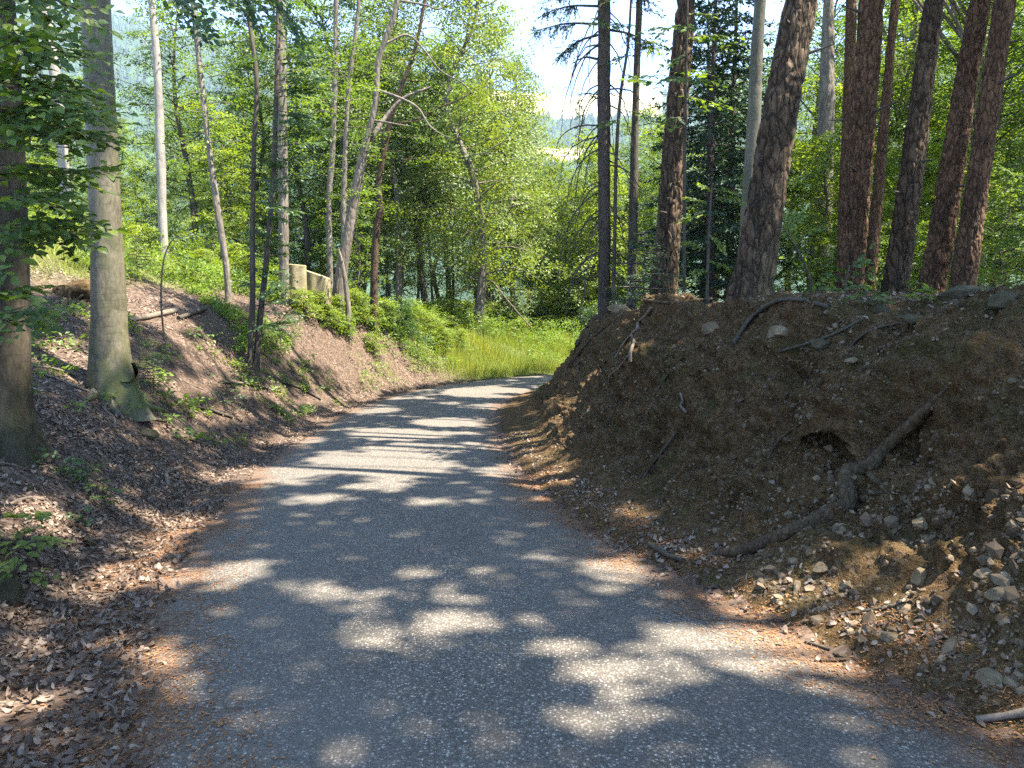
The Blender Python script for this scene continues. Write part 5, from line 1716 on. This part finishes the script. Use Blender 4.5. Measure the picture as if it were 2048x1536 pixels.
def rock(px, py, wpx, hpx, label, name='rock', cat='rock', moss=False, seed=0, sink_=.25, squash=.7):
    q, nn, D = hit(px, py)
    w_ = wpx / FPX * D / 2
    h_ = hpx / FPX * D / 2
    rr = np.random.default_rng(seed + 1000)
    V = I4.copy()
    for _ in range(16):
        nv = unit(rr.normal(0, 1, 3))
        lim = rr.uniform(.55, .85)
        dd = V @ nv
        V = V - nv * np.clip(dd - lim, 0, None)[:, None] * .92
    V = V / np.abs(V).max(0)
    V = V * (1 + .10 * fbm(V * 2.5 + seed, 4, 5) + .06 * fbm(V * 9 + seed, 4, 6))[:, None]
    V = V * np.array([w_, w_ * squash, h_])
    a_ = rr.uniform(-.25, .25)
    V[:, [0, 2]] = V[:, [0, 2]] @ np.array([[math.cos(a_), -math.sin(a_)], [math.sin(a_), math.cos(a_)]])
    bm_ = MB()
    c = q + nn * min(w_ * squash, h_) * (1 - 2 * sink_) * .6
    bm_.add(V + c, I4F)
    return tag(bm_.build(name, M['moss_rock' if moss else 'rock'], None, c), label, cat)


rock(1562, 664, 50, 36, 'pale flat-topped rock jutting from the bank below the thickest pine', seed=1)
rock(1425, 662, 50, 34, 'ochre rock half buried under the crest of the bank', seed=2)
rock(1976, 1360, 58, 40, 'yellowish block of stone lying at the foot of the bank near the road edge', seed=3, sink_=.1)
rock(1838, 1158, 34, 42, 'pale angular stone in the sunlit rubble of the bank', seed=4)
rock(1968, 1152, 40, 28, 'sunlit round stone high in the rubble of the bank', seed=5)
rock(1845, 1048, 44, 30, 'bright jagged stone sticking out of the bank above the sunlit rubble', seed=6)
rock(1780, 1278, 40, 22, 'brown flat stone in the leaf litter at the foot of the bank', seed=7)
rock(1905, 1290, 40, 16, 'thin grey slab on the dark litter below the rubble', seed=8)
rock(1995, 1195, 44, 36, 'large bright stone at the right of the sunlit rubble', seed=18)
rock(1640, 1140, 34, 26, 'tan stone just below the thick exposed root', seed=19)
rock(1700, 722, 28, 14, 'small grey slab under the ledge of the bank', seed=9)
rock(1640, 692, 36, 24, 'grey tilted stone beside the pale flat-topped rock', seed=10, moss=True)
rock(1830, 640, 60, 24, 'long mossy slab on the crest of the bank between the pines', seed=11, moss=True)
rock(1760, 622, 46, 26, 'mossy broken rock on the crest left of the long slab', seed=12, moss=True)
rock(1920, 592, 80, 34, 'big mossy boulder on the crest behind the long slab', seed=13, moss=True)
rock(2010, 606, 80, 40, 'large mossy boulder on the crest beside the last pine', seed=14, moss=True)
rock(1240, 622, 56, 24, 'sunlit flat stone on the left tip of the bank', seed=15)
rock(12, 1200, 60, 110, 'mossy stone block in the low cut bank at the left edge', seed=16, moss=True)
rock(292, 872, 46, 26, 'dark mossy stone lying in the leaves left of the lane', seed=17, moss=True)

# ------------------------------------------------------------------ roots and sticks


def on_ground(pts, wpx, raise_=.6, rows=40, sides=10, seed=0, rough=.12):
    P, R = [], []
    for (a, b), w_ in zip(pts, wpx if not np.isscalar(wpx) else [wpx] * len(pts)):
        q, nn, D = hit(a, b)
        rr = w_ / 2 / FPX * D
        P.append(q + nn * rr * raise_)
        R.append(rr)
    path = smooth_path(P, rows)
    rad = np.interp(np.linspace(0, 1, rows), np.linspace(0, 1, len(R)), R)
    V, F, Rg = tube(path, rad, sides)
    rr = np.repeat(rad, sides)
    V = V + Rg * (rr * rough * fbm(V * (0.35 / max(rad.mean(), .004)) + seed, 3, seed))[:, None] * 2
    bm_ = MB()
    bm_.add(V, F)
    bm_.add2(np.vstack([path[0], V[:sides]]), [[0, i + 1, (i + 1) % sides + 1] for i in range(sides)], [])
    bm_.add2(np.vstack([path[-1], V[-sides:]]), [[0, (i + 1) % sides + 1, i + 1] for i in range(sides)], [])
    return bm_, P[0]


def lying(pts, wpx, name, label, cat, mt, raise_=.6, seed=0, group=None, rows=40, sides=10, rough=.12):
    bm_, o0 = on_ground(pts, wpx, raise_, rows, sides, seed, rough)
    return tag(bm_.build(name, M[mt], None, o0), label, cat, group)


q0 = hit(1740, 930)[0]
rt = empty('tree_root', q0, 'thick twisting bare root crossing the bank down to the lane edge', 'root')
b_, _ = on_ground([(1893, 775), (1840, 832), (1775, 892), (1738, 930), (1702, 946), (1690, 978), (1688, 1012), (1655, 1036), (1590, 1060), (1530, 1090), (1480, 1106), (1415, 1108)], [4, 18, 26, 28, 30, 38, 38, 34, 28, 26, 23, 6], .35, 110, 18, 3, .2)
b_.build('main_root', M['root'], rt, q0)
b_, _ = on_ground([(1738, 945), (1775, 985), (1795, 1030), (1800, 1065)], [14, 11, 8, 4], .2, 40, 12, 4, .15)
b_.build('side_root', M['root'], rt, q0)
ROOTS = [([(1280, 602), (1243, 617), (1218, 650), (1190, 672), (1168, 690), (1155, 715), (1140, 735)], 5, 'long thin root sweeping down the left tip of the bank', 'root'),
         ([(1305, 616), (1297, 628), (1280, 644), (1276, 659), (1266, 667), (1270, 687), (1262, 702), (1262, 722)], 7, 'pale grey branching root hanging over the left part of the bank', 'dead_wood'),
         ([(1270, 663), (1249, 685), (1239, 702), (1231, 716)], 4, 'grey side root slanting left from the pale branching root', 'dead_wood'),
         ([(1231, 710), (1212, 722), (1202, 737), (1208, 761), (1233, 794), (1235, 804)], 3.5, 'thin looping root on the shaded left face of the bank', 'root'),
         ([(1194, 636), (1175, 655), (1157, 685), (1151, 700)], 5, 'dark root along the outline of the bank tip', 'thin_bark'),
         ([(1180, 667), (1173, 685), (1163, 700), (1157, 712), (1157, 737), (1153, 765)], 4.5, 'reddish root dropping straight down the bank tip', 'root'),
         ([(1157, 710), (1137, 732), (1130, 753), (1132, 775)], 4, 'short root hanging at the very end of the bank', 'root'),
         ([(1258, 712), (1237, 737), (1223, 749), (1220, 765)], 4, 'thin pale root beside the looping root', 'dead_wood'),
         ([(1355, 860), (1325, 905), (1290, 955), (1265, 1000)], 6, 'dark straight twig leaning down the middle of the bank face', 'thin_bark'),
         ([(1470, 690), (1492, 650), (1520, 622), (1558, 602), (1600, 604), (1655, 614)], 9, 'mossy dark root arching over the crest at the foot of the thickest pine', 'thin_bark'),
         ([(1725, 640), (1670, 668), (1612, 690), (1560, 704)], 6, 'dark root running left below the mossy rocks', 'thin_bark'),
         ([(1800, 648), (1745, 660), (1702, 692), (1674, 735)], 5, 'dark root forking down under the crest rocks', 'thin_bark'),
         ([(1362, 785), (1368, 800), (1364, 812), (1376, 824)], 6, 'tiny pale kinked root end in the middle of the bank', 'dead_wood'),
         ([(1290, 600), (1340, 606), (1395, 602), (1450, 598)], 6, 'thin root lying along the lit crest by the reddish pine', 'root'),
         ([(1400, 690), (1360, 720), (1330, 760), (1310, 790)], 5, 'brown root trailing across the overhang of the bank', 'root'),
         ([(1660, 830), (1600, 850), (1560, 880), (1545, 905)], 5, 'thin wavy root above the dark hollow in the bank', 'root')]
for i, (pl, w_, lb, mt) in enumerate(ROOTS):
    lying(pl, w_, 'tree_root', lb, 'root', mt, 1.0, 20 + i, 'roots laid bare on the bank', 36, 8)
STICKS = [([(56, 733), (100, 738), (156, 752)], 5, 'grey stick lying beside the dark edge beech', 'dead_wood'), ([(90, 750), (140, 770), (200, 794)], 5, 'long grey stick pointing at the foot of the stout beech', 'dead_wood'),
          ([(212, 808), (209, 822), (226, 838), (228, 858)], 6, 'pale kinked stick below the mossy beech root', 'dead_wood'), ([(390, 815), (425, 824), (462, 836)], 6, 'brown stick in the middle of the leafy slope', 'thin_bark'),
          ([(255, 645), (300, 637), (330, 630), (352, 625)], 11, 'pale weathered log on the slope behind the stout beech', 'dead_wood'), ([(356, 640), (380, 630), (410, 620)], 9, 'dark broken branch at the end of the pale weathered log', 'thin_bark'),
          ([(278, 832), (310, 840), (340, 845)], 6, 'stick right below the mossy beech root', 'dead_wood'), ([(378, 880), (410, 893)], 5, 'short reddish stick in the leaves near the lane', 'root'),
          ([(335, 975), (331, 950), (345, 943), (360, 938)], 8, 'bent white stick at the edge of the leaf bed', 'dead_wood'), ([(15, 1012), (56, 998), (94, 1003)], 7, 'curved twig on the sunlit patch of the low cut bank', 'dead_wood'),
          ([(134, 1054), (162, 1062), (172, 1088), (186, 1092)], 11, 'brown root end curling out of the low cut bank', 'root'), ([(268, 1168), (300, 1160), (340, 1152)], 5, 'reddish twig on the needle strip beside the lane', 'root'),
          ([(0, 1088), (40, 1092), (60, 1108)], 12, 'dark branch poking in over the low cut bank', 'thin_bark'), ([(1300, 1092), (1335, 1112), (1368, 1125)], 10, 'dark stick on the road edge at the end of the thick root', 'thin_bark'),
          ([(1955, 1444), (2000, 1438), (2060, 1428)], 15, 'stout grey stick at the road edge by the yellowish block', 'dead_wood'), ([(1640, 1324), (1692, 1321)], 7, 'brown stick lying on the asphalt rim', 'root'),
          ([(1668, 1311), (1694, 1318)], 7, 'short stick piece just above the brown stick on the rim', 'root'), ([(1610, 1285), (1660, 1301)], 6, 'dark twig along the rim of the asphalt', 'thin_bark'),
          ([(1680, 1232), (1722, 1226), (1790, 1212)], 7, 'dark bent twig across the sunlit rubble', 'thin_bark'), ([(8, 1376), (58, 1382)], 11, 'thick brown stick in the leaves at the left edge', 'root'),
          ([(445, 765), (500, 770), (560, 785)], 5, 'thin stick behind the twin saplings', 'dead_wood'), ([(560, 765), (600, 778), (640, 800)], 5, 'grey stick right of the twin saplings', 'thin_bark'),
          ([(240, 462), (290, 463), (330, 467)], 4, 'pale pole lying high on the grassy slope', 'dead_wood'), ([(1040, 640), (1020, 610), (995, 580), (985, 565)], 5, 'bare pole leaning out of the verge thicket', 'dead_wood')]
for i, (pl, w_, lb, mt) in enumerate(STICKS[:-1]):
    lying(pl, w_, 'stick', lb, 'stick', mt, .9, 60 + i, None, 24, 8)
pole = MB()
e0, e1 = ypoint(1062, 655, 33), ypoint(984, 562, 32)
V, F_, _ = tube(smooth_path([e0, (e0 + e1) / 2 - np.array([0, 0, .05]), e1], 16), np.linspace(.03, .045, 16), 8)
pole.add(V, F_)
tag(pole.build('stick', M['dead_wood'], None, e0), 'bare pole leaning out of the thicket on the outer verge', 'stick')
# twigs nobody would count
TW = MB()
x, y, s, e = band(330, 1, 13, .0, 4.2, -1)
for a, b in zip(x, y):
    q, nn = drop(a, b)
    l2 = r.uniform(.08, .45)
    an = r.uniform(0, 6.28)
    P = []
    for t in np.linspace(-.5, .5, 6):
        xx, yy = a + math.cos(an) * l2 * t, b + math.sin(an) * l2 * t
        P.append([xx, yy, Hp(xx, yy) + .015 + r.normal(0, .004)])
    V, F_, _ = tube(np.array(P), r.uniform(.0025, .007), 5)
    TW.add(V, F_, r.uniform())
tag(TW.build('twig_litter', M['dead_wood']), 'small dead twigs strewn among the fallen leaves', kind='stuff')
FR = MB()
pool2 = pool[(BE.ravel()[pool] > .7)]
for i, k in enumerate(r.choice(pool2, 1100, False)):
    arc_twig(FR, BP[k] - N3[k] * .01, N3[k] + r.normal(0, .6, 3), r.uniform(.015, .05), r.uniform(.05, .26), r.uniform(.0016, .0034), 5000 + i, 7)
tag(FR.build('fine_roots', M['root']), 'hair-like roots hanging from the earth bank', kind='stuff')

# ------------------------------------------------------------------ stump, root plate, seedlings
D_ = 20.0
bc0 = hit(596, 618)[0]
D_ = bc0[1] + .25
bc0 = ypoint(596, 600, D_)
gz0 = Hp(bc0[0], bc0[1])
st = empty('tree_stump', (bc0[0], bc0[1], gz0), 'broad pale sawn stump with a stepped top on the leafy bank', 'stump')


def block(cx, w_px, top, y, seed, flare, slope, nm):
    c = ypoint(cx, 590, y)
    g0 = Hp(c[0], c[1])
    zt = ypoint(cx, top, y)[2]
    r0 = w_px / 2 / FPX * y
    n, sd = 26, 40
    h = np.linspace(g0 - .2, zt, n)
    P = np.stack([np.full(n, c[0]), np.full(n, c[1]), h], 1)
    a = np.linspace(0, 2 * np.pi, sd, endpoint=False)
    rad = r0 * (1 + flare * np.exp(-(h - g0) / .22))[:, None] * (1 + .10 * np.cos(3 * a + seed) + .05 * np.cos(5 * a + 2 * seed))[None]
    rad = rad * (1 + .03 * fbm(np.stack([np.tile(a * 4, n), np.repeat(h * 2, sd), np.zeros(n * sd)], 1), 3, seed).reshape(n, sd))
    V = np.stack([c[0] + rad * np.cos(a), c[1] + rad * .9 * np.sin(a), np.repeat(h[:, None], sd, 1)], -1)
    fr = ((h - g0 + .2) / (zt - g0 + .2))[:, None]
    V[..., 2] += slope * (V[..., 0] - c[0]) * fr ** 3
    i, j = np.meshgrid(np.arange(n - 1), np.arange(sd), indexing='ij')
    j2 = (j + 1) % sd
    F = np.stack([i * sd + j, i * sd + j2, (i + 1) * sd + j2, (i + 1) * sd + j], -1).reshape(-1, 4)
    m_ = MB()
    m_.add(V.reshape(-1, 3), F)
    topr = V[-1]
    cc = topr.mean(0)
    inner = cc + (topr - cc) * .93 + np.array([0, 0, .02])
    idx = np.arange(sd)
    m_.add2(np.vstack([topr, inner, cc + np.array([0, 0, .025])]), np.stack([idx + sd, (idx + 1) % sd + sd, np.full(sd, 2 * sd)], 1), np.stack([idx, (idx + 1) % sd, (idx + 1) % sd + sd, idx + sd], 1))
    return m_.build(nm, M['stump_wood'], st, st.location)


block(595, 36, 531, D_, 1, .35, -.08, 'stump_block')
block(638, 50, 550, D_ + .7, 2, .08, -.35, 'stump_block')
# root plate mound
q, nn, D = hit(150, 600)
V = I4 * np.array([.46, .4, .27])
V = V * (1 + .22 * fbm(I4 * 2.2, 4, 91) + .07 * fbm(I4 * 8, 3, 92))[:, None]
cav = np.linalg.norm(I4 - unit(np.array([.3, -.9, -.12])), axis=1)
V = V * (1 - .75 * np.exp(-(cav / .5) ** 2))[:, None]
mb = MB()
mb.add(V + q + np.array([0, .25, .05]), I4F)
rp = empty('root_mound', q, 'dark upturned root plate with a hollow under it, behind the stout beech', 'root plate')
mb.build('earth_lump', M['bank'], rp, q)
for i, (a, b, c2, d2) in enumerate([(128, 572, 118, 620), (165, 590, 150, 606), (185, 575, 186, 625), (140, 580, 135, 630)]):
    m_ = MB()
    e0, e1 = ypoint(a, b, D - .35), ypoint(c2, d2, D - .45)
    V, F_, _ = tube(smooth_path([e0, (e0 + e1) / 2 + np.array([.02, -.05, 0]), e1], 8), np.linspace(.022, .008, 8), 6)
    m_.add(V, F_)
    m_.build('root', M['root'], rp, q)


def seedling(px, py, hpx, n, L, label, sd, mt='beech_leaf', spread=1.0):
    q, nn, D = hit(px, py)
    rr = np.random.default_rng(sd)
    h = hpx / FPX * D
    root = empty('beech_seedling', q, label, 'seedling', None)
    T = MB()
    tip = q + np.array([rr.normal(0, .1) * h, -.1 * h, h])
    stem = smooth_path([q - np.array([0, 0, .02]), (q + tip) / 2 + rr.normal(0, .05 * h, 3), tip], 8)
    V, F_, _ = tube(stem, np.linspace(.004, .002, 8), 5)
    T.add(V, F_)
    T.build('stem', M['thin_bark'], root, q)
    Lm = MB()
    for i in range(n):
        tw = MB()
        f = .35 + .65 * i / max(n - 1, 1)
        b = stem[int(f * 7)]
        az_ = i * 2.4 + rr.normal(0, .4)
        e = b + np.array([math.cos(az_), math.sin(az_) * .8 - .2, .1]) * h * spread * rr.uniform(.5, 1.0)
        near_spray(Lm, tw, b, e, L, sd * 10 + i, 2, (0, -.3, 1), .08, .8, .1, .6)
        tw.build('branch', M['thin_bark'], root, q)
    Lm.build('foliage', M[mt], root, q, False)


seedling(128, 960, 50, 5, .055, 'leafy seedling just right of the dark edge beech foot', 1)
seedling(178, 975, 46, 6, .055, 'taller leafy seedling in the middle of the group right of the edge beech', 2)
seedling(212, 1015, 44, 5, .055, 'low leafy seedling nearest the leaf-filled ditch', 3)
seedling(165, 1050, 30, 4, .045, 'tiny seedling on the lip of the low cut bank', 4, 'dark_leaf')
seedling(60, 1100, 60, 4, .085, 'big-leaved seedling over the low cut bank, upper of two', 5, 'lime_leaf', 1.2)
seedling(30, 1175, 80, 4, .085, 'big-leaved seedling over the low cut bank, lower of two', 6, 'lime_leaf', 1.3)
seedling(-5, 1110, 70, 4, .085, 'big-leaved seedling cut by the left edge', 7, 'lime_leaf', 1.2)
seedling(75, 795, 50, 4, .06, 'leafy seedling at the foot of the slope behind the edge beech', 8)
seedling(455, 785, 40, 6, .05, 'small leafy plant left of the twin sapling foot', 9, 'dark_leaf')
seedling(470, 830, 50, 6, .05, 'spreading leafy seedling below the twin saplings', 10, 'dark_leaf')
seedling(440, 690, 40, 5, .05, 'leafy seedling between the bent sapling and the twin saplings', 11)
seedling(560, 700, 40, 5, .05, 'leafy seedling just right of the twin saplings', 12)
seedling(1845, 606, 34, 5, .06, 'yellow-green leafy plant on the crest between the red pine and the dark pine', 13, 'lime_leaf', 1.4)
seedling(1730, 612, 34, 5, .06, 'leafy green plant on the crest right of the thickest pine', 14, 'beech_leaf', 1.5)
seedling(1085, 800, 30, 3, .05, 'small green sprig on the end of the bank above the lane', 15, 'lime_leaf', 1.2)

# ------------------------------------------------------------------ air
bm = bmesh.new()
bmesh.ops.create_cube(bm, size=1)
me = bpy.data.meshes.new('haze')
bm.to_mesh(me)
bm.free()
hz_ = bpy.data.objects.new('haze', me)
COL.objects.link(hz_)
zlo, zhi = -190.0, 640.0
hz_.scale = (5200, 2600, zhi - zlo)
hz_.location = (0, 900, (zhi + zlo) / 2)
m, nt, out = mat('haze')
vp = nt.nodes.new('ShaderNodeVolumePrincipled')
vp.inputs['Color'].default_value = (.62, .80, 1.0, 1)
vp.inputs['Density'].default_value = .00022
vp.inputs['Anisotropy'].default_value = .2
nt.links.new(vp.outputs[0], out.inputs['Volume'])
me.materials.append(m)
tag(hz_, 'thin blue summer haze over the valley', kind='stuff')

# ------------------------------------------------------------------ sky, sun, camera
w = bpy.data.worlds.new("World")
scene.world = w
w.use_nodes = True
wn = w.node_tree
for n in list(wn.nodes):
    wn.nodes.remove(n)
sky = wn.nodes.new('ShaderNodeTexSky')
sky.sky_type = 'NISHITA'
sky.sun_disc = False
sky.sun_elevation = SUN_EL
sky.sun_rotation = SUN_AZ
sky.altitude = 1800
sky.air_density = .65
sky.dust_density = .1
sky.ozone_density = 1.0
bg = wn.nodes.new('ShaderNodeBackground')
bg.inputs['Strength'].default_value = .15
wo = wn.nodes.new('ShaderNodeOutputWorld')
wn.links.new(sky.outputs[0], bg.inputs['Color'])
wn.links.new(bg.outputs[0], wo.inputs['Surface'])
sl = bpy.data.lights.new('sun', 'SUN')
sl.energy = 5.0
sl.angle = math.radians(.53)
sl.color = (1.0, .93, .82)
so = bpy.data.objects.new('sun', sl)
COL.objects.link(so)
so.rotation_euler = Vector(SUN).to_track_quat('Z', 'Y').to_euler()
so.location = (30, 0, 50)
cd = bpy.data.cameras.new('camera')
cd.sensor_width = 36
cd.sensor_fit = 'HORIZONTAL'
cd.lens = 36 * FPX / 2048
cd.clip_start = .05
cd.clip_end = 6000
co = bpy.data.objects.new('camera', cd)
COL.objects.link(co)
co.location = CAM
co.rotation_euler = (math.radians(90) - PITCH, 0, 0)
scene.camera = co
scene.view_settings.view_transform = 'Standard'
scene.view_settings.look = 'None'
scene.view_settings.gamma = 1
scene.view_settings.exposure = 2.6
cy = scene.cycles
cy.max_bounces = 6
cy.diffuse_bounces = 4
cy.transmission_bounces = 5
cy.glossy_bounces = 2
cy.volume_bounces = 0
cy.transparent_max_bounces = 8
cy.caustics_reflective = False
cy.caustics_refractive = False
cy.use_denoising = False
cy.denoiser = 'OPENIMAGEDENOISE'
scene.render.use_persistent_data = False
